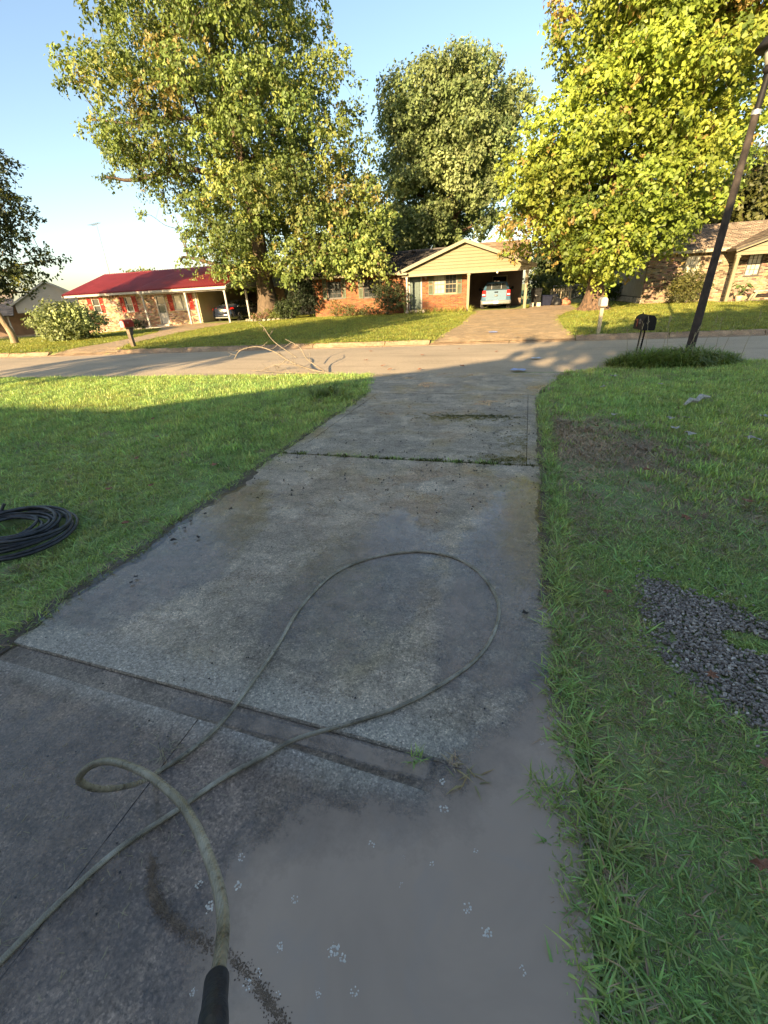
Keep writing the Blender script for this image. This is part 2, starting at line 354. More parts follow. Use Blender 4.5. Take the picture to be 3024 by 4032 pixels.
class MB:
    def __init__(s): s.v, s.f, s.c, s.cur, s.sm = [], [], [], None, []
    def col(s, c): s.cur = c; return s
    def add(s, vs, fs, smooth=False):
        o = len(s.v); s.v += [tuple(p) for p in vs]; s.f += [tuple(i + o for i in f) for f in fs]
        s.sm += [smooth] * len(fs)
        s.c += [s.cur or (1, 1, 1)] * len(vs); return s
    def box(s, x0, x1, y0, y1, z0, z1, bevel=0):
        if bevel:
            b = bevel
            vs = []
            for z, ins in ((z0, b), (z0 + b, 0), (z1 - b, 0), (z1, b)):
                for (x, y) in ((x0 + ins, y0 + b), (x0 + b, y0 + ins), (x1 - b, y0 + ins), (x1 - ins, y0 + b), (x1 - ins, y1 - b), (x1 - b, y1 - ins), (x0 + b, y1 - ins), (x0 + ins, y1 - b)):
                    vs.append((x, y, z))
            fs = [tuple(range(7, -1, -1)), tuple(range(24, 32))]
            for l in range(3):
                for i in range(8): fs.append((l * 8 + i, l * 8 + (i + 1) % 8, l * 8 + 8 + (i + 1) % 8, l * 8 + 8 + i))
            return s.add(vs, fs)
        vs = [(x, y, z) for z in (z0, z1) for (x, y) in ((x0, y0), (x1, y0), (x1, y1), (x0, y1))]
        return s.add(vs, [(3, 2, 1, 0), (4, 5, 6, 7), (0, 1, 5, 4), (1, 2, 6, 5), (2, 3, 7, 6), (3, 0, 4, 7)])
    def prism(s, pts, d):
        """pts: closed polygon of 3D points; extruded by vector d"""
        n = len(pts); d = Vector(d)
        vs = [Vector(p) for p in pts]; vs += [p + d for p in vs]
        return s.add(vs, [tuple(range(n - 1, -1, -1)), tuple(range(n, 2 * n))] + [(i, (i + 1) % n, n + (i + 1) % n, n + i) for i in range(n)])
    def beam(s, a, b, wx, wz, up=(0, 0, 1)):
        a, b = Vector(a), Vector(b); t = (b - a).normalized(); u = Vector(up)
        if abs(t.dot(u)) > .98: u = Vector((0, 1, 0))
        sx = t.cross(u).normalized(); sz = sx.cross(t).normalized()
        q = [sx * (i * wx / 2) + sz * (j * wz / 2) for i, j in ((-1, -1), (1, -1), (1, 1), (-1, 1))]
        vs = [a + k for k in q] + [b + k for k in q]
        return s.add(vs, [(3, 2, 1, 0), (4, 5, 6, 7), (0, 1, 5, 4), (1, 2, 6, 5), (2, 3, 7, 6), (3, 0, 4, 7)])
    def tube(s, pts, rad, n=8, cap=True, smooth=True):
        pts = [Vector(p) for p in pts]; N = len(pts)
        rad = [rad] * N if isinstance(rad, (int, float)) else rad
        vs, fs = [], []; prev = None
        for i, p in enumerate(pts):
            t = (pts[min(i + 1, N - 1)] - pts[max(i - 1, 0)])
            if t.length < 1e-9: t = Vector((0, 0, 1))
            t.normalize()
            if prev is None:
                a = Vector((0, 0, 1)) if abs(t.z) < .9 else Vector((1, 0, 0))
                u = t.cross(a).normalized()
            else:
                u = prev - t * prev.dot(t)
                u = u.normalized() if u.length > 1e-6 else t.orthogonal().normalized()
            prev = u; v = t.cross(u)
            for k in range(n):
                a = 2 * math.pi * k / n; vs.append(p + (u * math.cos(a) + v * math.sin(a)) * rad[i])
        for i in range(N - 1):
            for k in range(n): fs.append((i * n + k, i * n + (k + 1) % n, (i + 1) * n + (k + 1) % n, (i + 1) * n + k))
        s.add(vs, fs, smooth)
        if cap: s.add(vs[:n], [tuple(range(n - 1, -1, -1))]); s.add(vs[-n:], [tuple(range(n))])
        return s
    def loft(s, secs, cap=True, smooth=False):
        n = len(secs[0]); vs = [p for sec in secs for p in sec]; fs = []
        for i in range(len(secs) - 1):
            for k in range(n): fs.append((i * n + k, i * n + (k + 1) % n, (i + 1) * n + (k + 1) % n, (i + 1) * n + k))
        if cap: fs.append(tuple(range(n - 1, -1, -1))); fs.append(tuple(range((len(secs) - 1) * n, len(secs) * n)))
        return s.add(vs, fs, smooth)
    def lathe(s, prof, c=(0, 0, 0), n=16, axis='z', smooth=True):
        secs = []
        for r, h in prof:
            ring = []
            for k in range(n):
                a = 2 * math.pi * k / n; x, y = r * math.cos(a), r * math.sin(a)
                ring.append((c[0] + x, c[1] + y, c[2] + h) if axis == 'z' else (c[0] + h, c[1] + x, c[2] + y) if axis == 'x' else (c[0] + y, c[1] + h, c[2] + x))
            secs.append(ring)
        return s.loft(secs, True, smooth)
    def mesh(s, name, mat):
        me = bpy.data.meshes.new(name); me.from_pydata(s.v, [], s.f); me.update()
        me.polygons.foreach_set('use_smooth', s.sm)
        if any(c != (1, 1, 1) for c in s.c):
            a = me.color_attributes.new('col', 'FLOAT_COLOR', 'POINT')
            c = np.ones((len(s.v), 4), np.float32); c[:, :3] = np.array(s.c); a.data.foreach_set('color', c.ravel())
        me.materials.append(mat); return me
    def build(s, name, mat, parent=None, loc=None, yaw=0):
        return link(name, s.mesh(name, mat), parent, loc, yaw)

def smooth_path(pts, per=8):
    P = [np.array(p, float) for p in pts]; P = [2 * P[0] - P[1]] + P + [2 * P[-1] - P[-2]]; out = []
    for i in range(1, len(P) - 2):
        for k in range(per):
            t = k / per; a, b, c, d = P[i - 1], P[i], P[i + 1], P[i + 2]
            out.append(.5 * (2 * b + (c - a) * t + (2 * a - 5 * b + 4 * c - d) * t * t + (3 * b - a - 3 * c + d) * t ** 3))
    out.append(P[-2]); return out
def pip(x, y, poly):
    x = np.asarray(x, float); y = np.asarray(y, float); c = np.zeros(x.shape, bool); n = len(poly)
    for i in range(n):
        x0, y0 = poly[i]; x1, y1 = poly[(i + 1) % n]
        if y0 == y1: continue
        m = ((y0 > y) != (y1 > y)) & (x < (x1 - x0) * (y - y0) / (y1 - y0) + x0); c ^= m
    return c
def poly_dist(x, y, poly):
    d = np.full(np.shape(x), 1e9); n = len(poly)
    for i in range(n):
        ax, ay = poly[i]; bx, by = poly[(i + 1) % n]; dx, dy = bx - ax, by - ay
        t = np.clip(((x - ax) * dx + (y - ay) * dy) / (dx * dx + dy * dy + 1e-12), 0, 1)
        d = np.minimum(d, np.hypot(x - ax - t * dx, y - ay - t * dy))
    return d
def copy_tree(o, parent=None):
    c = o.copy(); COL.objects.link(c)
    if parent is not None: c.parent = parent
    for ch in [k for k in o.children]: copy_tree(ch, c)
    return c

# ------------------------------------------------------------------ terrain
def far_edge(x): return 15.25 + .104 * np.clip(x, -60, 40)
def near_edge(x): return 9.55 + .07 * np.clip(x, -60, 40)
def T(x, y):
    x = np.asarray(x, float); y = np.asarray(y, float); F = far_edge(x)
    t = np.clip((y - F) / 13, 0, 1); t = t * t * (3 - 2 * t)
    dr = np.interp(-x, [22, 26, 30, 46, 80], [0, .25, .42, 1.0, 1.2]) * np.clip((y - F) / 10, 0, 1)
    return np.where(y > F, .11 + .13 * t - dr, 0.0)
def t1(x, y): return float(T(x, y))

SLAB_L, SLAB_R = -2.64, .29
DRIVE_NEAR = [(-2.64, -7.5), (-2.64, 7.3), (-2.75, 7.9), (-3.2, 9.2), (-3.2, 9.4), (.75, 9.5), (.62, 8.6), (.3, 7.5), (.29, -7.5)]
DRIVE_CENTRE = [(-2.9, 14.9), (-2.72, 19.6), (-2.95, 28.6), (-3.4, 29.3), (.05, 29.6), (.2, 34.6), (2.6, 34.6), (2.5, 27.0), (1.75, 24.5), (1.3, 22.3), (1.28, 17.5), (1.5, 15.35)]
DRIVE_RED = [(-17.9, 13.35), (-17.95, 15.6), (-18.4, 17.9), (-19.3, 20.6), (-21.4, 23.2), (-25.6, 25.2), (-25.6, 26.4), (-18.2, 26.3), (-17.7, 23.8), (-17.4, 20.2), (-16.6, 16.6), (-15.8, 14.9), (-14.9, 13.7)]
GRAVEL = [(.79, 2.56), (.97, 2.47), (1.2, 2.36), (1.5, 2.16), (2.1, 1.8), (2.1, 1.2), (1.3, 1.12), (1.06, 1.38), (.94, 1.55), (.84, 1.67), (.74, 1.85), (.74, 2.2)]

def build_setting():
    xs = np.unique(np.concatenate([np.linspace(-400, -60, 18), np.linspace(-60, -16, 60), np.linspace(-16, 16, 110), np.linspace(16, 60, 50), np.linspace(60, 400, 18)]))
    ys = np.unique(np.concatenate([np.linspace(-300, -20, 14), np.linspace(-20, 6, 60), np.linspace(6, 40, 150), np.linspace(40, 90, 30), np.linspace(90, 600, 22)]))
    X, Y = np.meshgrid(xs, ys); Z = T(X, Y)
    on_road = (Y > near_edge(X) + .12) & (Y < far_edge(X) - .12)
    Z = np.where(on_road, -.18, Z) + .012 * np.sin(X * 1.7 + Y * .9) * np.sin(Y * 1.3 - X * .4)
    for poly in (DRIVE_NEAR, DRIVE_CENTRE, DRIVE_RED):
        ins = pip(X, Y, poly) | (poly_dist(X, Y, poly) < .1)
        Z = np.where(ins, Z - .10, Z)
    idx = np.arange(X.size).reshape(X.shape)
    Fa = np.stack([idx[:-1, :-1], idx[:-1, 1:], idx[1:, 1:], idx[1:, :-1]], -1).reshape(-1, 4)
    V = np.stack([X, Y, Z], -1).reshape(-1, 3)
    g = link('ground', np_mesh('ground', V, Fa, MAT['ground'], smooth=True)); setp(g, kind='structure')
    # street, slightly crowned
    xs = np.linspace(-90, 70, 161); tt = np.linspace(0, 1, 9)
    X = np.repeat(xs[:, None], 9, 1); Y = near_edge(X) - .05 + (far_edge(X) - .28 - near_edge(X) + .05) * tt
    Z = -.015 + .05 * (1 - (2 * tt - 1) ** 2) + 0 * X
    V = np.stack([X, Y, Z], -1).reshape(-1, 3); idx = np.arange(X.size).reshape(X.shape)
    Fa = np.stack([idx[:-1, :-1], idx[1:, :-1], idx[1:, 1:], idx[:-1, 1:]], -1).reshape(-1, 4)
    st = link('street', np_mesh('street', V, Fa, MAT['asphalt'], smooth=True)); setp(st, kind='structure')
    # far kerb: cast in lengths, with dropped stretches at the two driveways
    kb = empty('kerb', (0, 15.25, 0)); setp(kb, kind='structure')
    x = -46.0; cuts = [-18.1, -14.95, -3.0, 1.5]
    while x < 34:
        L = 2.4 + rnd.random() * .5; x1 = x + L
        for c_ in cuts:
            if x + .02 < c_ < x1 + .6: x1 = c_; break
        drop = -3.01 < (x + x1) / 2 < 1.51 or -18.11 < (x + x1) / 2 < -14.94
        h = .02 if drop else .115
        secs = []
        for xx in np.linspace(x + .012, x1 - .012, 4):
            F = float(far_edge(xx)) - 15.25; j = rnd.uniform(-.008, .008)
            prof = [(-.36, -.06), (-.36, -.004), (-.12, -.008), (-.06, h * .45), (.0, h + j), (.14, h + .008 + j), (.16, -.1)]
            secs.append([(xx, F + a, b) for a, b in prof])
        MB().loft(secs).build('kerb_length', MAT['kerb'], kb)
        x = x1
    # near driveway: separate cast slabs
    dv = empty('driveway', (0, 0, 0)); setp(dv, kind='structure')
    def slab(pts, z, mat, name='slab', thick=.14):
        # inset bevelled edge, gridded by subdivision not needed: relief is in the material
        c = np.mean(pts, 0)
        low = [(p[0], p[1], z - thick) for p in pts]; mid = [(p[0], p[1], z - .012) for p in pts]
        top = []
        for p in pts:
            d = np.array([c[0] - p[0], c[1] - p[1]]); d = d / np.linalg.norm(d) * .006; top.append((p[0] + d[0], p[1] + d[1], z))
        b = MB(); b.loft([low, mid, top]); return b.build(name, mat, dv)
    def wob(a, b, n, amp=.012):
        out = []
        for i in range(n):
            t = i / n; out.append((a[0] + (b[0] - a[0]) * t + (rnd.uniform(-amp, amp) if i else 0), a[1] + (b[1] - a[1]) * t + (rnd.uniform(-amp, amp) if i else 0)))
        return out
    sl_ = SLAB_L; sr = SLAB_R
    slab([(sl_, -7.4)] + [(-1.2235, -7.4), (-1.2225, .938), (sl_, .968)], .018, MAT['slab_wet'])
    slab([(-1.22, -7.4), (sr, -7.4), (sr, .87), (-.25, .905), (-1.22, .938)], .018, MAT['slab_wet'])
    slab([(sl_, .968 - .02), (-1.23, .935), (-.25, .90), (sr, .86), (sr, 1.02), (-.2, 1.02), (-1.3, 1.045), (sl_, 1.065)], .0095, MAT['gutter'], 'gutter_strip')
    slab([(sl_, 1.07), (-1.3, 1.05), (-.2, 1.025)] + [(sr, 1.01)] + wob((sr, 1.5), (sr, 4.1), 8) + [(sr, 4.235)] + [(-1.2, 4.185), (sl_, 4.17)], .022, MAT['slab_mid'])
    slab([(sl_, 4.20), (-1.2, 4.215), (sr - .158, 4.268), (sr - .158, 7.46), (sl_ + .2, 7.38), (sl_ + .18, 4.6)], .02, MAT['slab_far'])
    slab([(sr - .155, 4.27), (sr, 4.272), (sr, 5.2), (sr, 5.8), (sr + .01, 7.49), (sr - .155, 7.47)], .023, MAT['slab_far'], 'edge_strip')
    slab([(sl_, 4.21), (sl_ + .1, 4.21), (sl_ + .175, 4.6), (sl_ + .195, 7.37), (sl_, 7.36)], .023, MAT['slab_far'], 'edge_strip')
    slab([(sl_, 7.40), (sr, 7.52), (.36, 7.95), (.62, 8.75), (.75, 9.52), (-3.25, 9.36), (-3.05, 8.6), (-2.8, 7.9)], .016, MAT['slab_far'], 'apron')
    MB().box(sl_ + .01, sr - .01, -7.3, 7.4, -.1, .002).build('joint_filler', MAT['silt'], dv)
    # driveways over the street
    def sheet(name, poly, dz, mat, joints=()):
        b = MB(); top = [(x, y, t1(x, max(y, float(far_edge(x)) + .01)) + dz) for x, y in poly]
        import mathutils.geometry as mg
        # fine triangulated sheet that follows the terrain
        xs = np.arange(min(p[0] for p in poly), max(p[0] for p in poly) + .3, .3); ys = np.arange(min(p[1] for p in poly), max(p[1] for p in poly) + .3, .3)
        gx, gy = np.meshgrid(xs, ys); m = pip(gx, gy, poly) & (poly_dist(gx, gy, poly) > .08)
        bd = []
        for i in range(len(poly)):
            a, c = poly[i], poly[(i + 1) % len(poly)]; n = max(1, int(math.hypot(c[0] - a[0], c[1] - a[1]) / .3)); bd += [(a[0] + (c[0] - a[0]) * k / n, a[1] + (c[1] - a[1]) * k / n) for k in range(n)]
        pts = bd + list(zip(gx[m], gy[m])); nb = len(bd)
        v2, e2, f2, *_ = mg.delaunay_2d_cdt([Vector((float(x), float(y))) for x, y in pts], [(i, (i + 1) % nb) for i in range(nb)], [], 1, 1e-5)
        V = []
        for q in v2:
            F = float(far_edge(q.x)); z = t1(q.x, q.y) if q.y > F else 0.0
            if q.y < F + .9: z = min(z, .02 + .09 * max(0, (q.y - F) / .9))
            V.append((q.x, q.y, z + dz))
        b.add(V, [tuple(f) for f in f2], True)
        # skirt
        n0 = len(b.v); return b.build(name, mat)
    setp(sheet('driveway', DRIVE_CENTRE, .035, MAT['drive']), kind='structure')
    setp(sheet('driveway', DRIVE_RED, .035, MAT['drive']), kind='structure')
build_setting()

# ------------------------------------------------------------------ puddle
def puddle():
    P = [(-.78, .14), (-.84, .25), (-.88, .38), (-.86, .52), (-.8, .66), (-.66, .77), (-.53, .85), (-.41, .905), (-.27, .925), (-.2, 1.01), (-.12, 1.14), (.0, 1.3), (.06, 1.52), (.12, 1.9), (.2, 1.95), (.3, 1.7), (.5, 1.4), (.6, 1.23), (.6, .4), (.6, -.5), (-.7, -.5)]
    def film(name, P, x0, x1, y0, y1, st, fn, z):
        xs = np.arange(x0, x1, st); ys = np.arange(y0, y1, st); X, Y = np.meshgrid(xs, ys); ins = pip(X, Y, P); d = poly_dist(X, Y, P); s_ = np.where(ins, d, -d)
        dep = fn(X, Y, s_); idx = np.arange(X.size).reshape(X.shape)
        q = np.stack([idx[:-1, :-1], idx[:-1, 1:], idx[1:, 1:], idx[1:, :-1]], -1).reshape(-1, 4); keep = (dep.ravel()[q] > -.4).any(1)
        V = np.stack([X, Y, np.full_like(X, z)], -1).reshape(-1, 3)
        setp(link(name, np_mesh(name, V, q[keep], MAT['water'], depth=dep.ravel(), smooth=True)), kind='structure')
    def main(X, Y, s_):
        dep = np.clip(s_ / .34, -.6, 1) + .12 * fbm(X, Y, 5, 21) - .30 * np.clip((Y - 1.15) / .6, 0, 1)
        return np.where((np.abs(Y - .965) < .05) & (X < -.2) & (X > -1.4), np.maximum(dep, .25 + .2 * (X + 1)), dep)
    film('puddle', P, -1.5, .34, -.5, 2.05, .03, main, .0295)
    # thin clear films lying along both edges of the big slab and over the dark slab
    film('water_film', [(-2.62, 1.15), (-2.62, 3.0), (-2.35, 3.5), (-1.95, 2.9), (-1.7, 1.9), (-2.1, 1.2)], -2.63, -1.3, 1.0, 3.9, .05, lambda X, Y, s_: np.clip(s_ / .5, -.6, .22) + .10 * fbm(X, Y, 6, 31), .0285)
    film('water_film', [(-.3, 1.3), (-.4, 2.4), (-.15, 3.5), (.05, 4.1), (.28, 3.8), (.3, 1.4)], -.9, .28, 1.1, 4.15, .05, lambda X, Y, s_: np.clip(s_ / .4, -.6, .25) + .10 * fbm(X, Y, 6, 32), .0285)
    film('water_film', [(-1.3, 1.4), (-1.4, 2.4), (-.9, 3.1), (-.35, 2.6), (-.4, 1.6), (-.8, 1.2)], -1.7, -.1, 1.1, 3.5, .05, lambda X, Y, s_: np.clip(s_ / .6, -.6, .2) + .12 * fbm(X, Y, 6, 33), .028)
    film('water_film', [(-2.5, .2), (-2.4, .8), (-1.3, .85), (-.9, .7), (-.8, .2), (-1.2, -.4)], -2.6, -.6, -.5, .93, .05, lambda X, Y, s_: np.clip(s_ / .6, -.6, .16) + .14 * fbm(X, Y, 6, 34), .027)
def fbm(x, y, s, seed=0):
    r = np.random.default_rng(seed); v = 0; amp = 1; tot = 0
    for k in range(4):
        a = r.uniform(0, 6.283, 6); ph = r.uniform(0, 6.283, 6)
        v = v + amp * sum(np.sin((x * np.cos(t) + y * np.sin(t)) * s * (2 ** k) + p) for t, p in zip(a, ph)) / 3.5
        tot += amp; amp *= .6
    return v / tot
puddle()

# ------------------------------------------------------------------ scattering (grass, gravel, moss: nobody could count them)
def scatter(name, pts, rot, scl, idx, protos, label=None):
    me = bpy.data.meshes.new(name); n = len(pts); me.vertices.add(n); me.vertices.foreach_set('co', np.asarray(pts, np.float32).ravel())
    for nm, ty, dat in (('rot', 'FLOAT_VECTOR', rot), ('scl', 'FLOAT', scl), ('idx', 'INT', idx)):
        a = me.attributes.new(nm, ty, 'POINT'); a.data.foreach_set('vector' if ty == 'FLOAT_VECTOR' else 'value', np.asarray(dat, np.int32 if ty == 'INT' else np.float32).ravel())
    o = link(name, me); setp(o, label, kind='stuff')
    c = bpy.data.collections.new(name + '_kinds')
    for i, p in enumerate(protos):
        c.objects.link(bpy.data.objects.new('%s_kind_%03d' % (name, i), p))
    g = bpy.data.node_groups.new(name + '_scatter', 'GeometryNodeTree')
    g.interface.new_socket('Geometry', in_out='INPUT', socket_type='NodeSocketGeometry'); g.interface.new_socket('Geometry', in_out='OUTPUT', socket_type='NodeSocketGeometry')
    N = g.nodes; gi = N.new('NodeGroupInput'); go = N.new('NodeGroupOutput'); ip = N.new('GeometryNodeInstanceOnPoints'); ci = N.new('GeometryNodeCollectionInfo')
    ci.inputs['Collection'].default_value = c; ci.inputs['Separate Children'].default_value = True; ci.inputs['Reset Children'].default_value = True
    def na(nm, ty):
        a = N.new('GeometryNodeInputNamedAttribute'); a.data_type = ty; a.inputs['Name'].default_value = nm; return a.outputs['Attribute']
    L = g.links
    L.new(gi.outputs[0], ip.inputs['Points']); L.new(ci.outputs[0], ip.inputs['Instance']); ip.inputs['Pick Instance'].default_value = True
    L.new(na('idx', 'INT'), ip.inputs['Instance Index'])
    e = N.new('FunctionNodeEulerToRotation'); L.new(na('rot', 'FLOAT_VECTOR'), e.inputs[0]); L.new(e.outputs[0], ip.inputs['Rotation'])
    L.new(na('scl', 'FLOAT'), ip.inputs['Scale']); L.new(ip.outputs[0], go.inputs[0])
    m = o.modifiers.new('scatter', 'NODES'); m.node_group = g
    return o

def blades(n, rad, lmin, lmax, wid, tilt0, tilt1, seed, segs=3, droop=.6):
    r = np.random.default_rng(seed); V, Fc, Cc = [], [], []
    for i in range(n):
        a = r.uniform(0, 6.283); q = rad * math.sqrt(r.random()); bx, by = q * math.cos(a), q * math.sin(a)
        h = r.uniform(0, 6.283); L = r.uniform(lmin, lmax); w_ = wid * r.uniform(.6, 1.3); ti = r.uniform(tilt0, tilt1)
        dx, dy = math.cos(h), math.sin(h); px, py = -dy, dx; x, y, z = bx, by, -.004
        tone = r.uniform(.7, 1.3); yel = r.uniform(.85, 1.25); o = len(V)
        for k in range(segs + 1):
            t = k / segs; ww = w_ * (1 - .75 * t * t) if k < segs else 0
            base = .8 + .2 * min(1, t * 2)
            if k < segs: V += [(x - px * ww, y - py * ww, z), (x + px * ww, y + py * ww, z)]; Cc += [(tone * yel * base, tone * base, tone * base)] * 2
            else: V.append((x, y, z)); Cc.append((tone * yel, tone, tone))
            st = L / segs; an = ti + droop * t
            x += dx * math.sin(an) * st; y += dy * math.sin(an) * st; z = max(.003, z + math.cos(an) * st)
        for k in range(segs - 1): Fc += [(o + 2 * k, o + 2 * k + 1, o + 2 * k + 3), (o + 2 * k, o + 2 * k + 3, o + 2 * k + 2)]
        k = segs - 1; Fc.append((o + 2 * k, o + 2 * k + 1, o + 2 * k + 2))
    return np.array(V), np.array(Fc), np.array(Cc)
def tufts(mat, k, seed, **kw):
    out = []
    for i in range(k):
        V, Fc, Cc = blades(seed=seed + i, **kw); out.append(np_mesh('tuft', V, Fc, mat, Cc))
    return out
def fbm(x, y, s, seed=0):
    r = np.random.default_rng(seed); v = 0; amp = 1; tot = 0
    for k in range(4):
        a = r.uniform(0, 6.283, 6); ph = r.uniform(0, 6.283, 6)
        v = v + amp * sum(np.sin((x * np.cos(t) + y * np.sin(t)) * s * (2 ** k) + p) for t, p in zip(a, ph)) / 3.5
        tot += amp; amp *= .6
    return v / tot

def lawn():
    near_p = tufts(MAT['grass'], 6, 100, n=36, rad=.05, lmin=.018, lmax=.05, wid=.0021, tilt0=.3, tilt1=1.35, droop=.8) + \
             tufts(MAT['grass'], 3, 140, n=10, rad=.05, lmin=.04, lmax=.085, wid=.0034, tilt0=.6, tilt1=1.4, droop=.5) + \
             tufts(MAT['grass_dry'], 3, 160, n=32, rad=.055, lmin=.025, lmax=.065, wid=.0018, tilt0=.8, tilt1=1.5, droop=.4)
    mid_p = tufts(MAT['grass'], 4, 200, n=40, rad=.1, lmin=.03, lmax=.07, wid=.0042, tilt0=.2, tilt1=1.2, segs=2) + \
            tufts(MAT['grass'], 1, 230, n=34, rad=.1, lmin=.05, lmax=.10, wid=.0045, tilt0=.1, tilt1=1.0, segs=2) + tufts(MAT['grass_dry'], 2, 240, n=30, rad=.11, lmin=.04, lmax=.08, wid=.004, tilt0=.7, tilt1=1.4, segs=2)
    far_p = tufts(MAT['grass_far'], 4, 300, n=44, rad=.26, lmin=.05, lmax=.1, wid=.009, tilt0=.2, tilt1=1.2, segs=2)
    def field(name, x0, x1, y0, y1, dens, protos, green, dry, dryf, keepf, zf=lambda x, y: 0 * x, s0=.8, s1=1.25):
        n = int((x1 - x0) * (y1 - y0) * dens); x = nr.uniform(x0, x1, n); y = nr.uniform(y0, y1, n)
        k = keepf(x, y); x, y = x[k], y[k]; z = zf(x, y)
        P = np.stack([x, y, z], -1); k = in_view(P, 1.9); P = P[k]; n = len(P)
        idx = nr.integers(0, green, n); d = nr.random(n) < dryf(P[:, 0], P[:, 1]); idx = np.where(d, green + nr.integers(0, dry, n) if dry else idx, idx)
        rot = np.stack([nr.uniform(-.15, .15, n), nr.uniform(-.15, .15, n), nr.uniform(0, 6.283, n)], -1)
        return scatter(name, P, rot, nr.uniform(s0, s1, n), idx, protos)
    def edgeL(x, y): return x < SLAB_L + .03 + .04 * fbm(x, y, 5, 3)
    def edgeR(x, y):
        lim = np.where(y < 1.4, .275, np.where(y < 4, .285, .31)) + .05 * fbm(x, y, 4, 5) + .02 * fbm(x, y, 15, 6)
        flare = np.clip(y - 7.5, 0, 2) * .25
        return x > lim + flare
    def flareL(x, y): return x < SLAB_L - np.clip(y - 7.3, 0, 2.2) * .28 + .03
    def dryL(x, y): return np.clip(.06 + .5 * np.clip(fbm(x, y, .9, 8) - .45, 0, 1), 0, .7)
    def dryR(x, y):
        a = np.exp(-(((x - .75) / .75) ** 2 + ((y - 5.1) / 1.2) ** 2)) * 1.25 + .5 * np.exp(-(((x - 1.3) / .8) ** 2 + ((y - 3.4) / .5) ** 2))
        b = np.exp(-(((x - .5) / .22) ** 2)) * .24
        c = np.exp(-(((x - .6) / .4) ** 2 + ((y - 1.9) / .5) ** 2)) * .3
        return np.clip(a + b + c + .12 + .30 * fbm(x, y, 1.6, 9) - .25 * np.clip(1.4 - y, 0, 1), .03, .93)
    ng = 9
    nograv = lambda x, y: (np.hypot((x - 1.2) / .16, (y - 2.02) / .1) < .75) | ~(pip(x, y, GRAVEL) & (poly_dist(x, y, GRAVEL) > .03 + .05 * fbm(x, y, 7, 1)) & ((fbm(x, y, 9, 2) < .75)))
    coil = lambda x, y: np.abs(np.hypot((x + 3.84) / .5, (y - 1.98) / .4) - .78) > .24
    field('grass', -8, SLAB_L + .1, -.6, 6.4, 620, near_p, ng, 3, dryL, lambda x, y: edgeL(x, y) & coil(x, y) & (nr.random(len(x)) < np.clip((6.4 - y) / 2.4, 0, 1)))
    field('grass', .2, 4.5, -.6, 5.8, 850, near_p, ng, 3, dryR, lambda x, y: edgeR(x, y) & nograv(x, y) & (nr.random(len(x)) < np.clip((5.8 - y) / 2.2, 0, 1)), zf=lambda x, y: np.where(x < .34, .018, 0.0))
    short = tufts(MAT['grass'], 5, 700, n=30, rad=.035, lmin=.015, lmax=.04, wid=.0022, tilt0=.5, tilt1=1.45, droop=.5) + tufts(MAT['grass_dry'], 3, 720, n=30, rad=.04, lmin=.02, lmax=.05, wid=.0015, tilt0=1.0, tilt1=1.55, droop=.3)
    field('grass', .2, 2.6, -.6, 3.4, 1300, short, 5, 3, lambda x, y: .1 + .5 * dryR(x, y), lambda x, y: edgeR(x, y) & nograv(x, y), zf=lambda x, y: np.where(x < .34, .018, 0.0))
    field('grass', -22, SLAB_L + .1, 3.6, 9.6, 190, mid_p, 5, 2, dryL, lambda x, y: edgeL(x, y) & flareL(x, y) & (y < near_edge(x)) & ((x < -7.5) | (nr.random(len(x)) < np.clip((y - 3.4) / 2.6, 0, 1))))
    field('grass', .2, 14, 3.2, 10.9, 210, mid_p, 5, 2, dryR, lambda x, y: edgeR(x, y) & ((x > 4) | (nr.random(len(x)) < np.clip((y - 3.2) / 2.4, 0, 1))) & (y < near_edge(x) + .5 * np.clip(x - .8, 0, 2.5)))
    def off_house(x, y):
        ok = np.ones(np.shape(x), bool)
        for hx, hy, yaw, u0, u1, v0, v1 in ((-4, 29.2, 6, .3, 4.15, -.35, 6), (-4, 29.2, 6, -9.9, 4.1, .8, 10), (-22, 26.3, 1, -3.4, 6.1, -.35, 9), (-22, 26.3, 1, -10.3, .3, 1.2, 9), (6, 29.7, 2, -.1, 9.6, -.1, 9), (6, 29.7, 2, 3.4, 9.6, -1.5, 1)):
            c, s_ = math.cos(R(yaw)), math.sin(R(yaw)); u = (x - hx) * c + (y - hy) * s_; v = -(x - hx) * s_ + (y - hy) * c
            ok &= ~((u > u0) & (u < u1) & (v > v0) & (v < v1))
        return ok
    offd = lambda x, y: off_house(x, y) & (y > far_edge(x) + .12) & ~pip(x, y, DRIVE_CENTRE) & ~pip(x, y, DRIVE_RED)
    field('grass', -52, 26, 13, 34, 42, far_p, 4, 0, lambda x, y: 0 * x, offd, zf=T, s0=.7, s1=1.1)
    # a fringe of longer blades leaning over the driveway edge
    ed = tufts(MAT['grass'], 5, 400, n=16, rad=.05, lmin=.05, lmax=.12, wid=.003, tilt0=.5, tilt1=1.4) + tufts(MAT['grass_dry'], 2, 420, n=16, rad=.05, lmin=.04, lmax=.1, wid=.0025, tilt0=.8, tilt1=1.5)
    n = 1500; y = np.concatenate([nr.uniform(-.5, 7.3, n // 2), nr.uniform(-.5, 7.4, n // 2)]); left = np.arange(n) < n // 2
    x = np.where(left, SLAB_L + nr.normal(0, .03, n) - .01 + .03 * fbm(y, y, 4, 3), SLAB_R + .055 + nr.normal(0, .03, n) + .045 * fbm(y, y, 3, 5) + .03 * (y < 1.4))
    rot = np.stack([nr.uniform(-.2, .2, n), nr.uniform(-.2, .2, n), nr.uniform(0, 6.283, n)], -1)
    scatter('grass', np.stack([x, y, np.where(x > 0, .02, .005)], -1), rot, nr.uniform(.7, 1.2, n), nr.integers(0, 7, n), ed)
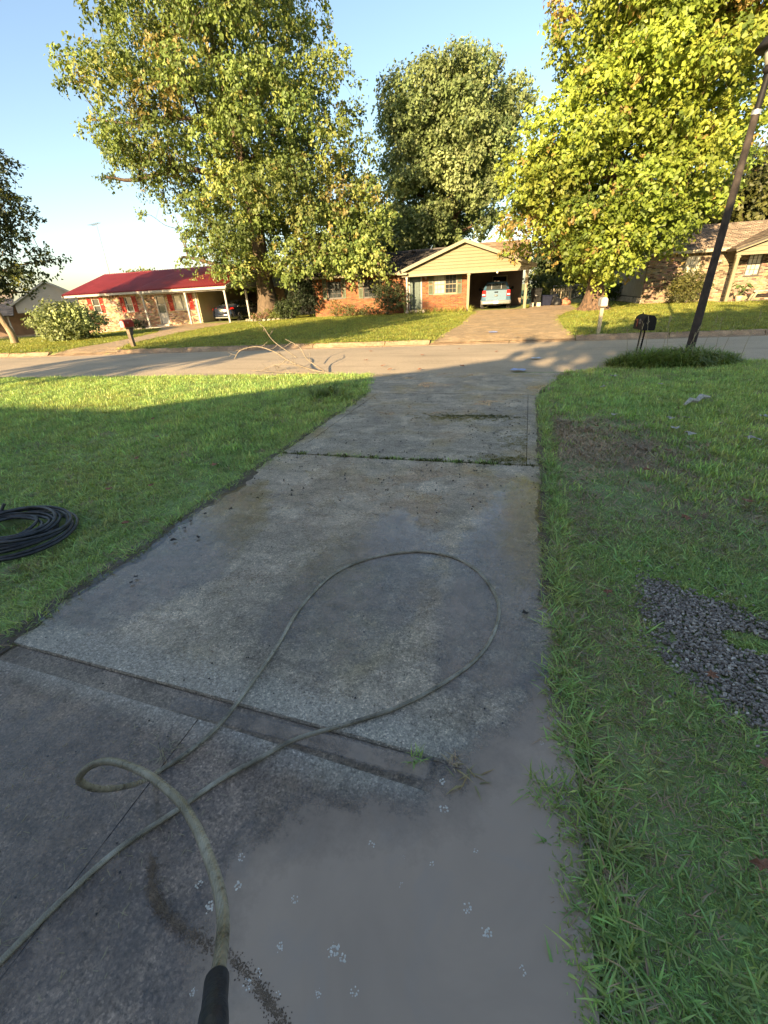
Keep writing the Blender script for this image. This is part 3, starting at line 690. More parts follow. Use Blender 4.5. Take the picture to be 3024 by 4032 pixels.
    # the tall rank grass round the foot of the pole and mailbox
    tp = tufts(MAT['grass_tall'], 5, 500, n=13, rad=.12, lmin=.25, lmax=.55, wid=.011, tilt0=.1, tilt1=.9, segs=5, droop=1.7)
    n = 330; a = nr.uniform(0, 6.283, n); q = np.sqrt(nr.random(n)); x = 2.95 + 1.25 * q * np.cos(a); y = 10.55 + .2 * (x - 2.95) + .5 * q * np.sin(a)
    s = .6 + .65 * (1 - q ** 2) * nr.uniform(.7, 1.2, n)
    scatter('tall_grass', np.stack([x, y, 0 * x], -1), np.stack([0 * x, 0 * x, nr.uniform(0, 6.283, n)], -1), s, nr.integers(0, 5, n), tp)
    # one rank tuft on the near lawn beside the driveway
    n = 30; x = -3.35 + nr.normal(0, .2, n); y = 7.15 + nr.normal(0, .14, n)
    scatter('tall_grass', np.stack([x, y, 0 * x], -1), np.stack([0 * x, 0 * x, nr.uniform(0, 6.283, n)], -1), nr.uniform(.4, .75, n), nr.integers(0, 5, n), tp)
    # gravel
    def stone(seed):
        r = np.random.default_rng(seed); bm = [(0, 0, 1), (0, 0, -1)]; ph = (1 + 5 ** .5) / 2
        V = np.array([(-1, ph, 0), (1, ph, 0), (-1, -ph, 0), (1, -ph, 0), (0, -1, ph), (0, 1, ph), (0, -1, -ph), (0, 1, -ph), (ph, 0, -1), (ph, 0, 1), (-ph, 0, -1), (-ph, 0, 1)]) / 1.9
        Fi = [(0, 11, 5), (0, 5, 1), (0, 1, 7), (0, 7, 10), (0, 10, 11), (1, 5, 9), (5, 11, 4), (11, 10, 2), (10, 7, 6), (7, 1, 8), (3, 9, 4), (3, 4, 2), (3, 2, 6), (3, 6, 8), (3, 8, 9), (4, 9, 5), (2, 4, 11), (6, 2, 10), (8, 6, 7), (9, 8, 1)]
        V = V * r.uniform(.65, 1.25, (12, 1)) * np.array([1, r.uniform(.55, .9), r.uniform(.35, .65)])
        return np_mesh('gravel_stone', V * .0105, np.array(Fi), MAT['stone'])
    n = 34000; x = nr.uniform(.6, 2.2, n); y = nr.uniform(1.0, 2.7, n); f = fbm(x, y, 5, 2)
    k = (pip(x, y, GRAVEL) | (nr.random(n) < .10 * np.exp(-poly_dist(x, y, GRAVEL) / .07))) & (x > .45) & (nr.random(n) < np.clip(.12 + poly_dist(x, y, GRAVEL) * 6 + .25 * fbm(x, y, 6, 12), 0, 1)) & (np.hypot((x - 1.2) / .16, (y - 2.02) / .1) > .6 + .4 * nr.random(n)); x, y = x[k], y[k]; n = len(x)
    scatter('gravel', np.stack([x, y, .006 + .014 * nr.random(n)], -1), nr.uniform(-.6, .6, (n, 3)) * np.array([1, 1, 5]), nr.uniform(.45, 1.25, n), nr.integers(0, 6, n), [stone(i) for i in range(6)])
    # moss along the joint and in patches
    mo = tufts(MAT['moss'], 3, 600, n=18, rad=.02, lmin=.008, lmax=.03, wid=.003, tilt0=.1, tilt1=1.1, segs=2)
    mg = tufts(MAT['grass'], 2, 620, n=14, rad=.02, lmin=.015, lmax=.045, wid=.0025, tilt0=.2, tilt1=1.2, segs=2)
    my = tufts(MAT['moss_yellow'], 2, 640, n=24, rad=.03, lmin=.004, lmax=.012, wid=.004, tilt0=.8, tilt1=1.5, segs=2)
    P = []
    for i in range(420):
        x = rnd.uniform(-2.6, .25); f = fbm(np.array(x), np.array(0.0), 3, 4)
        if rnd.random() < .35 + .9 * float(f) or (-1.0 < x < -.0 and rnd.random() < .5):
            P.append((x, 4.19 + .018 * (x + 2.6) + rnd.gauss(0, .02), .012, rnd.uniform(.7, 2.0), rnd.choice([0, 1, 2, 3, 4])))
    for cx, cy, sx, sy, nn in ((-.65, 6.02, .3, .05, 130), (-.35, 6.06, .22, .04, 60), (.0, 4.36, .16, .05, 50)):
        for i in range(nn): P.append((rnd.gauss(cx, sx), rnd.gauss(cy, sy), .018, rnd.uniform(.4, 1.0), rnd.choice([0, 1, 2])))
    for cx, cy, sx, sy, nn in ((-.6, 5.98, .38, .1, 330), (.02, 5.0, .14, .18, 130), (.0, 4.4, .2, .06, 200), (.02, 3.3, .12, .14, 150), (-.95, 5.9, .2, .05, 100)):
        for i in range(nn): P.append((rnd.gauss(cx, sx), rnd.gauss(cy, sy), .019, rnd.uniform(.4, 1.1), rnd.choice([5, 6])))
    P = np.array([p for p in P if p[0] < .27]); n = len(P)
    scatter('moss', P[:, :3], np.stack([0 * P[:, 0], 0 * P[:, 0], nr.uniform(0, 6.283, n)], -1), P[:, 3], P[:, 4].astype(int), mo + mg + my)
lawn()

# ------------------------------------------------------------------ houses
BRICK_L, BRICK_H, JOINT = .203, .057, .011
def brick_field(u0, u1, z0, z1, holes, v, palette, wts, soldier=True):
    """positions of running-bond bricks on the plane v (facing -v): list of (ua, ub, za, zb, colour)"""
    out = []; zz = z0; row = 0; top = z1
    if soldier: top = z1 - .22
    while zz < top - .03:
        za, zb = zz, min(zz + BRICK_H, top); u = u0 - (0 if row % 2 == 0 else BRICK_L / 2)
        while u < u1:
            a, b = max(u, u0), min(u + BRICK_L, u1)
            segs = [(a, b)]
            for (ha, hb, hz0, hz1) in holes:
                if zb > hz0 and za < hz1:
                    ns = []
                    for (p, q) in segs:
                        if q <= ha or p >= hb: ns.append((p, q)); continue
                        if p < ha: ns.append((p, ha - .004))
                        if q > hb: ns.append((hb + .004, q))
                    segs = ns
            for p, q in segs:
                if q - p > .02: out.append((p, q, za, zb))
            u += BRICK_L + JOINT
        zz += BRICK_H + JOINT; row += 1
    if soldier:
        u = u0
        while u < u1 - .02:
            if not any(u + .03 > ha and u < hb and z1 - .1 < hz1 for ha, hb, _, hz1 in holes): out.append((u, min(u + BRICK_H, u1), z1 - .21, z1 - .01))
            u += BRICK_H + JOINT
    cols = rnd.choices(palette, wts, k=len(out))
    return [(*o, tuple(max(.005, c * rnd.uniform(.8, 1.25)) for c in cc)) for o, cc in zip(out, cols)]
def brick_geo(b, p, q, za, zb, v, c):
    j = rnd.uniform(-.003, .004); e = .006; b.col(c)
    b.add([(p, v + .01, za), (q, v + .01, za), (q, v + .01, zb), (p, v + .01, zb), (p + e, v - .012 + j, za + e), (q - e, v - .012 + j, za + e), (q - e, v - .012 + j, zb - e), (p + e, v - .012 + j, zb - e)],
          [(4, 5, 6, 7), (0, 1, 5, 4), (1, 2, 6, 5), (2, 3, 7, 6), (3, 0, 4, 7)])
def holes_wall(b, u0, u1, z0, z1, v0, v1, holes):
    """solid wall with openings: boxes between the holes"""
    us = sorted({u0, u1, *[h[0] for h in holes], *[h[1] for h in holes]})
    for a, c in zip(us[:-1], us[1:]):
        spans = [(h[2], h[3]) for h in holes if h[0] < (a + c) / 2 < h[1]]; zc = z0
        for s, e in sorted(spans):
            if s > zc: b.box(a, c, v0, v1, zc, s)
            zc = e
        if zc < z1: b.box(a, c, v0, v1, zc, z1)
def brick_wall(parent, u0, u1, z0, z1, v, holes, palette, wts, mortar='mortar', thick=.2, singles=None, soldier=True):
    m = MB(); holes_wall(m, u0, u1, z0, z1, v, v + thick, holes)
    wall = m.build('wall', MAT[mortar], parent)
    F = brick_field(u0, u1, z0, z1, holes, v, palette, wts, soldier)
    if singles:
        ctr = singles; F.sort(key=lambda o: (abs((o[0] + o[1]) / 2 - ctr[0]) / ctr[2]) ** 2 + (abs((o[2] + o[3]) / 2 - ctr[1]) / ctr[3]) ** 2)
        full = [o for o in F if abs(o[1] - o[0] - BRICK_L) < 1e-6 and abs(o[3] - o[2] - BRICK_H) < 1e-6][:300]
        fs = set(id(o) for o in full); metas = []
        for c in palette:
            for k in range(3):
                b = MB(); brick_geo(b, -BRICK_L / 2, BRICK_L / 2, -BRICK_H / 2, BRICK_H / 2, 0, tuple(x * (.8 + .2 * k) for x in c)); metas.append((c, b.mesh('brick', MAT['brick'])))
        for o in full:
            me = min(metas, key=lambda t: sum(abs(x - y) for x, y in zip(t[0], o[4])) + rnd.random() * .02)[1]
            link('brick', me, wall, ((o[0] + o[1]) / 2, v + rnd.uniform(-.002, .003), (o[2] + o[3]) / 2))
        F = [o for o in F if id(o) not in fs]
    b = MB()
    for o in F: brick_geo(b, o[0], o[1], o[2], o[3], v, o[4])
    setp(b.build('bricks', MAT['brick'], wall), kind='stuff')
    return wall

def window(parent, u0, u1, z0, z1, v, cols=2, rows=2, frame='white', glass='glass', fw=.05, sill=True, label=None):
    zm = (z0 + z1) / 2; b = MB()
    b.box(u0, u0 + fw, v - .03, v + .08, z0, z1); b.box(u1 - fw, u1, v - .03, v + .08, z0, z1)
    b.box(u0 + fw, u1 - fw, v - .028, v + .078, z1 - fw, z1); b.box(u0 + fw, u1 - fw, v - .028, v + .078, z0, z0 + fw)
    b.box(u0 + fw, u1 - fw, v - .02, v + .06, zm - .022, zm + .022)
    wn = b.build('window', MAT[frame], parent); setp(wn, label)
    g = .009
    for (a0, a1) in ((z0 + fw, zm - .022), (zm + .022, z1 - fw)):
        for i in range(cols):
            for j in range(rows):
                cu = (u1 - u0 - 2 * fw) / cols; cz = (a1 - a0) / rows; ua = u0 + fw + i * cu; za = a0 + j * cz
                q = MB().box(ua + (g if i else 0), ua + cu - (g if i < cols - 1 else 0), v + .03, v + .04, za + (g if j else 0), za + cz - (g if j < rows - 1 else 0))
                q.build('pane', MAT[glass], wn)
        m = MB()
        for i in range(1, cols): x = u0 + fw + i * (u1 - u0 - 2 * fw) / cols; m.box(x - g, x + g, v + .005, v + .045, a0, a1)
        for j in range(1, rows): zz = a0 + j * (a1 - a0) / rows; m.box(u0 + fw, u1 - fw, v + .008, v + .043, zz - g, zz + g)
        if m.v: m.build('muntin', MAT[frame], wn)
    if sill: MB().box(u0 - .04, u1 + .04, v - .07, v + .02, z0 - .05, z0 - .003).build('sill', MAT[frame], wn)
    MB().box(u0 + .01, u1 - .01, v + .1, v + .12, z0 + .01, z1 - .01).build('backing', MAT['dark'], wn)
    return wn
def shutter(parent, u0, u1, z0, z1, v, mat):
    b = MB(); b.box(u0, u0 + .04, v - .05, v - .012, z0, z1); b.box(u1 - .04, u1, v - .05, v - .012, z0, z1)
    for zz in (z0, (z0 + z1) / 2 - .03, z1 - .06): b.box(u0 + .04, u1 - .04, v - .048, v - .014, zz, zz + .06)
    sh = b.build('shutter', MAT[mat], parent)
    l = MB(); zz = z0 + .07
    while zz < z1 - .08:
        if abs(zz - (z0 + z1) / 2) > .06: l.add([(u0 + .04, v - .02, zz + .03), (u1 - .04, v - .02, zz + .03), (u1 - .04, v - .042, zz), (u0 + .04, v - .042, zz), (u0 + .04, v - .014, zz + .026), (u1 - .04, v - .014, zz + .026), (u1 - .04, v - .036, zz - .004), (u0 + .04, v - .036, zz - .004)], [(0, 1, 2, 3), (7, 6, 5, 4), (3, 2, 6, 7), (0, 4, 5, 1)])
        zz += .045
    setp(l.build('louvres', MAT[mat], sh), kind='stuff')
def post(parent, u, v, z0, z1, mat='white', s=.1):
    b = MB(); b.box(u - s / 2, u + s / 2, v - s / 2, v + s / 2, z0, z1, .008); b.box(u - s * .65, u + s * .65, v - s * .65, v + s * .65, z1 - .1, z1 - .03); b.box(u - s * .65, u + s * .65, v - s * .65, v + s * .65, z0, z0 + .12)
    return b.build('post', MAT[mat], parent)
def siding(parent, mat, fn, z0, z1, v, h=.19, axis='u', joined=False):
    """lapped boards; fn(z) -> (u0,u1) extent at height z; each board leans out over the one below"""
    zz = z0; out = []; J = MB()
    while zz < z1 - .02:
        za, zb = zz, min(zz + h, z1); a0, a1 = fn(za); b0, b1 = fn(zb)
        if a1 - a0 > .05:
            if b1 - b0 < .02: b0, b1 = (a0 + a1) / 2 - .01, (a0 + a1) / 2 + .01
            o, i, k = v - .045, v - .004, v + .03
            vs = [(a0, o, za), (a1, o, za), (b1, i, zb), (b0, i, zb), (a0, k, za), (a1, k, za), (b1, k, zb), (b0, k, zb)]
            if axis == 'v': vs = [(-(y - v) + v, x, z) for x, y, z in vs]
            b = J if joined else MB()
            fs = [(0, 1, 2, 3), (5, 4, 7, 6), (0, 4, 5, 1), (1, 5, 6, 2), (2, 6, 7, 3), (3, 7, 4, 0)]
            if axis == 'v': fs = [tuple(reversed(f)) for f in fs]
            b.add(vs, fs)
            if not joined: b.build('siding_board', MAT[mat], parent)
        zz += h
    if joined: setp(J.build('siding_boards', MAT[mat], parent), kind='stuff')
def shingle_roof(parent, e0, e1, r0, r1, name='roof', palette=None, thick=.1, name2='shingles'):
    """e0,e1 eave ends, r0,r1 ridge ends (3D, local)"""
    e0, e1, r0, r1 = map(Vector, (e0, e1, r0, r1)); n = (e1 - e0).cross(r0 - e0).normalized()
    if n.z < 0: n = -n
    deck = MB().prism([e0, e1, r1, r0], -n * thick).build(name, MAT['dark_trim'], parent)
    palette = palette or [(.05, .045, .041), (.068, .06, .054), (.037, .034, .031), (.085, .073, .064)]
    L = max((r0 - e0).length, (r1 - e1).length); rows = max(2, int(L / .145)); V, Fc, Cc = [], [], []
    for i in range(rows):
        t0, t1_ = i / rows, (i + 1.15) / rows
        a, b = e0.lerp(r0, t0), e1.lerp(r1, t0); c, d = e0.lerp(r0, min(1, t1_)), e1.lerp(r1, min(1, t1_))
        W = (b - a).length; k = max(1, int(W / .32)); off = .5 * (i % 2)
        for j in range(k + 1):
            s0 = max(0, (j - off) / k); s1 = min(1, (j + 1 - off) / k - .003)
            if s1 <= s0: continue
            p = [a.lerp(b, s0), a.lerp(b, s1), c.lerp(d, s1), c.lerp(d, s0)]; lift = .018 + rnd.uniform(0, .006)
            o = len(V); col = np.array(rnd.choice(palette)) * rnd.uniform(.75, 1.3)
            V += [p[0] + n * lift, p[1] + n * lift, p[2] + n * .004, p[3] + n * .004, p[0], p[1]]; Cc += [col] * 6
            Fc += [(o, o + 1, o + 2, o + 3), (o, o + 4, o + 5, o + 1)]
    setp(link(name2, np_mesh(name2, [tuple(v) for v in V], Fc, MAT['shingle'], np.array(Cc)), deck), kind='stuff')
    return deck

def red_house():
    h = empty('brick_house', (-22, 26.3, 0), R(1), 'low brick house under a bright red ribbed metal roof, with red shutters', 'house')
    pal = [(.38, .26, .165), (.46, .35, .24), (.27, .14, .085), (.13, .07, .045), (.34, .20, .12)]; wt = [3, 2.2, 2, 1.6, 2]
    W = 1.3
    holes = [(-8.92, -8.25, 1.2, 2.15), (-5.9, -5.28, 1.17, 2.13), (-3.2, -2.42, .3, 2.1), (-1.72, -.5, 1.15, 2.08)]
    brick_wall(h, -10.15, .13, -.45, 2.32, W, holes, pal, wt, soldier=True)
    window(h, -8.92, -8.25, 1.2, 2.15, W + .04, 1, 1); window(h, -5.9, -5.28, 1.17, 2.13, W + .04, 1, 1)
    window(h, -1.72, -1.11, 1.15, 2.08, W + .04, 1, 1, glass='glass_blind'); window(h, -1.11, -.5, 1.15, 2.08, W + .04, 1, 1, glass='glass_blind')
    for a, b, c, d in ((-9.3, -8.96, 1.18, 2.2), (-8.2, -7.86, 1.18, 2.2), (-6.3, -5.95, 1.14, 2.18), (-5.22, -4.87, 1.14, 2.18), (-2.13, -1.78, 1.1, 2.1), (-.44, -.1, 1.1, 2.1)): shutter(h, a, b, c, d, W, 'shutter_red')
    # front door with a glazed storm door
    b = MB(); b.box(-3.2, -3.12, W - .03, W + .1, .3, 2.1); b.box(-2.5, -2.42, W - .03, W + .1, .3, 2.1); b.box(-3.12, -2.5, W - .028, W + .098, 2.02, 2.1); b.box(-3.12, -2.5, W + .02, W + .06, .3, 1.0); b.box(-3.12, -2.5, W + .02, W + .06, 1.48, 1.54)
    d = b.build('door', MAT['white'], h); MB().box(-3.1, -2.52, W + .03, W + .045, 1.0, 1.48).build('pane', MAT['glass'], d); MB().box(-3.1, -2.52, W + .03, W + .045, 1.54, 2.02).build('pane', MAT['glass'], d)
    MB().box(-3.1, -2.52, W + .09, W + .11, .3, 2.02).build('backing', MAT['dark'], d)
    MB().lathe([(.02, 0), (.02, .05)], (-2.57, W - .03, 1.15), 8, 'y').build('handle', MAT['chrome'], d)
    MB().box(-3.35, -2.3, W - .32, W - .02, .02, .26, .01).build('step', MAT['slab_pale'], h)
    # porch floor, posts, beam
    MB().box(-3.3, 6.0, -.25, W - .02, -.2, .16, .015).build('porch_floor', MAT['slab_pale'], h)
    MB().box(.14, 5.2, W - .02, 7.6, -.2, .155).build('carport_floor', MAT['slab_pale'], h)
    for u, v in ((-3.04, -.02), (.4, 0), (3.4, 0), (3.55, 2.2)): post(h, u, v, .16, 2.16, 'white', .11)
    MB().box(-3.2, 3.6, -.1, .08, 2.16, 2.31).build('porch_beam', MAT['white'], h)
    b = MB(); b.box(-10.75, -3.2, .74, .8, 2.28, 2.42); b.box(-3.2, 3.75, -.36, -.3, 2.24, 2.38); b.build('fascia', MAT['white'], h)
    b = MB(); b.box(-10.7, -3.2, .8, W, 2.3, 2.33); b.box(-3.15, 3.6, .08, W, 2.285, 2.3); b.box(.13, 3.7, W, 7.5, 2.3, 2.33); b.build('soffit', MAT['white'], h)
    # end wall of the house inside the carport, clad in lapped boards
    cw = MB().box(.13, .3, W + .01, 7.5, .15, 2.3).build('wall', MAT['tan_siding'], h)
    siding(cw, 'tan_siding', lambda z: (W, 7.5), .16, 2.29, .305, .2, 'v')
    MB().box(.1, .24, W - .06, W + .012, .16, 2.3).build('corner_board', MAT['white'], h)
    bw = MB().box(.3, 3.7, 7.5, 7.65, .15, 2.5).build('wall', MAT['brown_siding'], h); siding(bw, 'brown_siding', lambda z: (.31, 3.69), .16, 2.29, 7.49, .2)
    MB().box(-10.15, -9.95, W + .2, 9.1, -.5, 2.3).build('wall', MAT['mortar'], h)
    MB().box(-9.95, .3, 8.9, 9.1, -.5, 2.3).build('wall', MAT['mortar'], h)
    # gable ends
    for u in (-10.3, 3.6):
        MB().prism([(u, .95 if u < 0 else .1, 2.34), (u, 9.1, 2.34), (u, 5.2, 3.72)], (.12, 0, 0)).build('gable_wall', MAT['white'], h)
    # ribbed metal sheets
    rf = empty('roof', (0, 0, 0)); rf.parent = h; rf.location = (0, 0, 0)
    def sheets(u0, u1, ve, ze, vr, zr, back=False):
        u = u0
        while u < u1 - .02:
            w_ = min(.235, u1 - u); b = MB(); s = -1 if back else 1
            prof = [(0, 0), (.012, .085), (.05, .085), (.062, 0), (.14, .0), (.146, .012), (.158, .012), (.164, 0), (w_, 0)]
            lo = [(u + a, ve, ze + z) for a, z in prof]; hi = [(u + a, vr, zr + z) for a, z in prof]; n = len(lo)
            fs = [(i, i + 1, n + i + 1, n + i) for i in range(n - 1)]
            if back: fs = [tuple(reversed(f)) for f in fs]
            b.add(lo + hi, fs); u += w_
            b.build('roof_panel', MAT['red_metal'], rf)
    sheets(-10.9, -3.2, .72, 2.43, 5.2, 3.84); sheets(-3.2, 3.8, -.38, 2.39, 5.2, 3.84); sheets(-10.9, 3.8, 9.7, 2.4, 5.2, 3.84, True)
    MB().prism([(-10.92, 5.0, 3.82), (-10.92, 5.2, 3.9), (-10.92, 5.4, 3.82)], (14.74, 0, 0)).build('ridge_cap', MAT['red_metal'], rf)
    MB().prism([(-3.2, .72, 2.41), (-3.2, 5.2, 3.82), (-3.2, -.38, 2.37)], (.01, 0, 0)).build('step_flashing', MAT['red_metal'], rf)
    for u in (-10.93, 3.79):
        b = MB(); v0 = .7 if u < 0 else -.4; b.beam((u + .03, v0, 2.36), (u + .03, 5.2, 3.78), .05, .13); b.beam((u + .03, 9.7, 2.36), (u + .03, 5.2, 3.78), .05, .13); b.build('barge_board', MAT['white'], rf)
    # low stone planter by the first post
    pl = MB()
    for i in range(6): pl.box(-5.4 + i * .2 + .004, -5.2 + i * .2 - .004, .35, .52, -.12, .12 + rnd.uniform(-.01, .01), .012)
    setp(pl.build('planter_box', MAT['stone_wall'], None), 'low stone planter edging beside the first porch post of the red-roofed house', 'planter').matrix_world = h_matrix(h)
    return h
def h_matrix(h): return Matrix.Translation(h.location) @ Euler(h.rotation_euler).to_matrix().to_4x4()
MAT['stone_wall'] = plain('rough_grey_stone', (.28, .25, .20), .9, var=.4, scale=9, bump=.6)

def centre_house():
    h = empty('brick_house', (-4, 29.2, 0), R(6), 'orange brick house with a cream sided gable over an open carport', 'house')
    pal = [(.24, .088, .033), (.205, .068, .025), (.28, .115, .045), (.13, .045, .02)]; wt = [3, 3, 2, 1]
    W = 1.0; holes = [(-8.7, -7.75, 1.33, 2.42), (-6.27, -5.38, 1.28, 2.42), (-3.3, -2.45, .45, 2.34), (-1.72, -.27, 1.27, 2.34)]
    brick_wall(h, -9.7, .46, .1, 2.52, W, holes, pal, wt, 'mortar_red')
    window(h, -8.7, -7.75, 1.33, 2.42, W + .04, 3, 2, 'dark_trim'); window(h, -6.27, -5.38, 1.28, 2.42, W + .04, 3, 2, 'dark_trim')
    window(h, -1.72, -1.02, 1.27, 2.34, W + .04, 3, 2, 'cream_trim', 'glass_blind'); window(h, -1.02, -.27, 1.27, 2.34, W + .04, 3, 2, 'cream_trim')
    for a, b, c, d in ((-9.0, -8.74, 1.3, 2.44), (-7.7, -7.45, 1.3, 2.44), (-6.58, -6.3, 1.25, 2.42), (-5.34, -5.05, 1.25, 2.42), (-2.03, -1.75, 1.24, 2.34), (-.24, .03, 1.24, 2.34)): shutter(h, a, b, c, d, W, 'shutter_green')
    b = MB(); b.box(-3.3, -3.22, W - .04, W + .1, .45, 2.34); b.box(-2.53, -2.45, W - .04, W + .1, .45, 2.34); b.box(-3.22, -2.53, W - .038, W + .098, 2.27, 2.34); fr = b.build('door_frame', MAT['white'], h)
    d = MB().box(-3.22, -2.53, W + .02, W + .06, .45, 2.27).build('door', MAT['teal'], h)
    for i in range(2):
        for j in range(3): MB().box(-3.14 + i * .33, -2.94 + i * .33, W + .005, W + .022, .62 + j * .55, 1.02 + j * .55, .006).build('door_panel', MAT['teal'], d)
    MB().lathe([(.025, 0), (.03, .04), (.02, .06)], (-2.6, W - .04, 1.3), 8, 'y').build('handle', MAT['chrome'], d)
    MB().box(-3.5, -2.2, W - .6, W - .02, .1, .43, .015).build('step', MAT['slab_pale'], h)
    MB().lathe([(.03, 0), (.07, .04), (.07, .14), (.03, .17)], (-2.2, W - .08, 2.1), 10).build('wall_lamp', MAT['white'], h)
    # gable front
    ap, ez, lu, ru = 4.0, 2.58, -3.72, 4.16; cu = .17; V0 = 0.0
    sl_ = (ap - ez) / (cu - lu)
    g = MB().prism([(lu + .3, V0, 2.44), (ru - .3, V0, 2.44), (ru - .3, V0, 2.58), (cu, V0, ap - .12), (lu + .3, V0, 2.58)], (0, .12, 0)).build('gable_wall', MAT['cream'], h)
    def ext(z):
        if z < 2.62: return (lu + .22, ru - .22)
        t = (z - 2.62) / (ap - .1 - 2.62); return (lu + .25 + (cu - lu - .25) * t, ru - .25 - (ru - .25 - cu) * t)
    siding(g, 'cream', ext, 2.46, ap - .12, V0, .165)
    MB().box(lu + .15, ru - .15, V0 - .03, V0 + .16, 2.3, 2.455).build('carport_beam', MAT['cream_trim'], h)
    bb = MB(); bb.beam((lu - .1, V0 - .3, ez - .08), (cu, V0 - .3, ap - .04), .05, .17); bb.beam((ru + .1, V0 - .3, ez - .08), (cu, V0 - .3, ap - .04), .05, .17)
    bb.box(lu - .1, lu + .5, V0 - .3, V0 - .2, ez - .17, ez - .06); bb.box(ru - .5, ru + .1, V0 - .3, V0 - .2, ez - .17, ez - .06); bb.build('barge_board', MAT['cream_trim'], h)
    so = MB(); so.prism([(lu - .08, V0 - .27, ez - .1), (lu - .08, V0, ez - .1), (cu, V0, ap - .07), (cu, V0 - .27, ap - .07)], (0, 0, -.02)); so.prism([(ru + .08, V0, ez - .1), (ru + .08, V0 - .27, ez - .1), (cu, V0 - .27, ap - .07), (cu, V0, ap - .07)], (0, 0, -.02)); so.build('soffit', MAT['cream_trim'], h)
    post(h, .45, .06, .2, 2.3, 'cream_trim', .15); post(h, 3.8, .06, .16, 2.3, 'cream_trim', .16); post(h, -3.28, .06, .3, 2.3, 'white', .1)
    shingle_roof(h, (lu - .12, -.32, ez - .02), (lu - .12, 5.4, ez - .02), (cu, -.32, ap + .03), (cu, 5.4, ap + .03), palette=[(.03, .027, .026), (.04, .036, .034), (.022, .02, .02), (.05, .044, .04)])  # left gable slope: tree shade put into the shingle colours
    shingle_roof(h, (ru + .12, 5.4, ez - .02), (ru + .12, -.32, ez - .02), (cu, 5.4, ap + .03), (cu, -.32, ap + .03), palette=[(.17, .12, .08), (.14, .10, .068), (.20, .14, .095)])  # right gable slope: sunlit tone put into its shingle palette
    # main roof: tree shade put into the first palette, sunlight into the second
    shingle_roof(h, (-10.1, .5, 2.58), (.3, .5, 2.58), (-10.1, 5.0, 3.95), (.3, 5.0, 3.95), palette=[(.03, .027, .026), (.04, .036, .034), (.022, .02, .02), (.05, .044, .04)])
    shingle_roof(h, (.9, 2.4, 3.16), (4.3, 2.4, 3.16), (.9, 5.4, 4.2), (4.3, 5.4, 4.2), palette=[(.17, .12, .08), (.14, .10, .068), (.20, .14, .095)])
    shingle_roof(h, (4.3, 10.2, 2.5), (-10.1, 10.2, 2.5), (4.3, 5.4, 4.18), (-10.1, 5.0, 3.95))
    MB().box(-10.1, lu + .1, .42, .48, 2.48, 2.6).build('fascia', MAT['cream_trim'], h); MB().box(-10.05, lu + .2, .48, W, 2.5, 2.53).build('soffit', MAT['cream_trim'], h)
    MB().lathe([(.02, 0), (.16, .05), (.17, .16), (.03, .2)], (-3.4, 4.6, 3.85), 10).build('roof_vent', MAT['dark_trim'], h)
    # carport interior
    MB().box(.46, 4.05, -.1, 5.6, .0, .2, .012).build('carport_floor', MAT['drive'], h)
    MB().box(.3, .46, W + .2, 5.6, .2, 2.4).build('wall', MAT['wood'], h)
    b = MB()
    for i in range(9): b.box(.462, .5, W + .25 + i * .42, W + .65 + i * .42, .22, 2.38, .006)
    setp(b.build('wall_boards', MAT['wood'], h), kind='stuff')
    dh = (2.05, 2.98, .2, 2.12)
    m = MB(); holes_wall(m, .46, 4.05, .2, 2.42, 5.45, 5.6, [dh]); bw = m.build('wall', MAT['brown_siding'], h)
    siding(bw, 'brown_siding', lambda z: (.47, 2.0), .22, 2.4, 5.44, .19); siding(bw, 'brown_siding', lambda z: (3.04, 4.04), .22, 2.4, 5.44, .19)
    MB().box(2.05, 2.98, 5.58, 5.62, .2, 2.12).build('doorway', MAT['dark'], h)
    b = MB(); b.box(2.0, 2.06, 5.4, 5.5, .2, 2.17); b.box(2.97, 3.03, 5.4, 5.5, .2, 2.17); b.box(2.06, 2.97, 5.4, 5.5, 2.11, 2.17); b.build('door_frame', MAT['pale_wood'], h)
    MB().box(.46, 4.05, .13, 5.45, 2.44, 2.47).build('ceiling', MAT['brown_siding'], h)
    MB().lathe([(.0, 0), (.055, .03), (.06, .08), (.03, .12)], (2.1, .0, 2.2), 10).build('ceiling_lamp', MAT['lamp_white'], h)
    MB().box(-9.7, -9.5, W + .2, 9.9, .0, 2.5).build('wall', MAT['mortar_red'], h); MB().box(-9.7, 4.0, 9.7, 9.9, .0, 2.5).build('wall', MAT['mortar_red'], h)
    MB().prism([(-9.9, .6, 2.5), (-9.9, 10.0, 2.5), (-9.9, 5.0, 3.85)], (.12, 0, 0)).build('gable_wall', MAT['cream'], h)
    MB().prism([(4.05, 2.4, 2.5), (4.05, 10.0, 2.45), (4.05, 5.4, 4.08), (4.05, 2.4, 3.05)], (.12, 0, 0)).build('gable_wall', MAT['cream'], h)
    MB().box(3.98, 4.06, 5.6, 9.9, .0, 2.5).build('wall', MAT['mortar_red'], h)
    return h

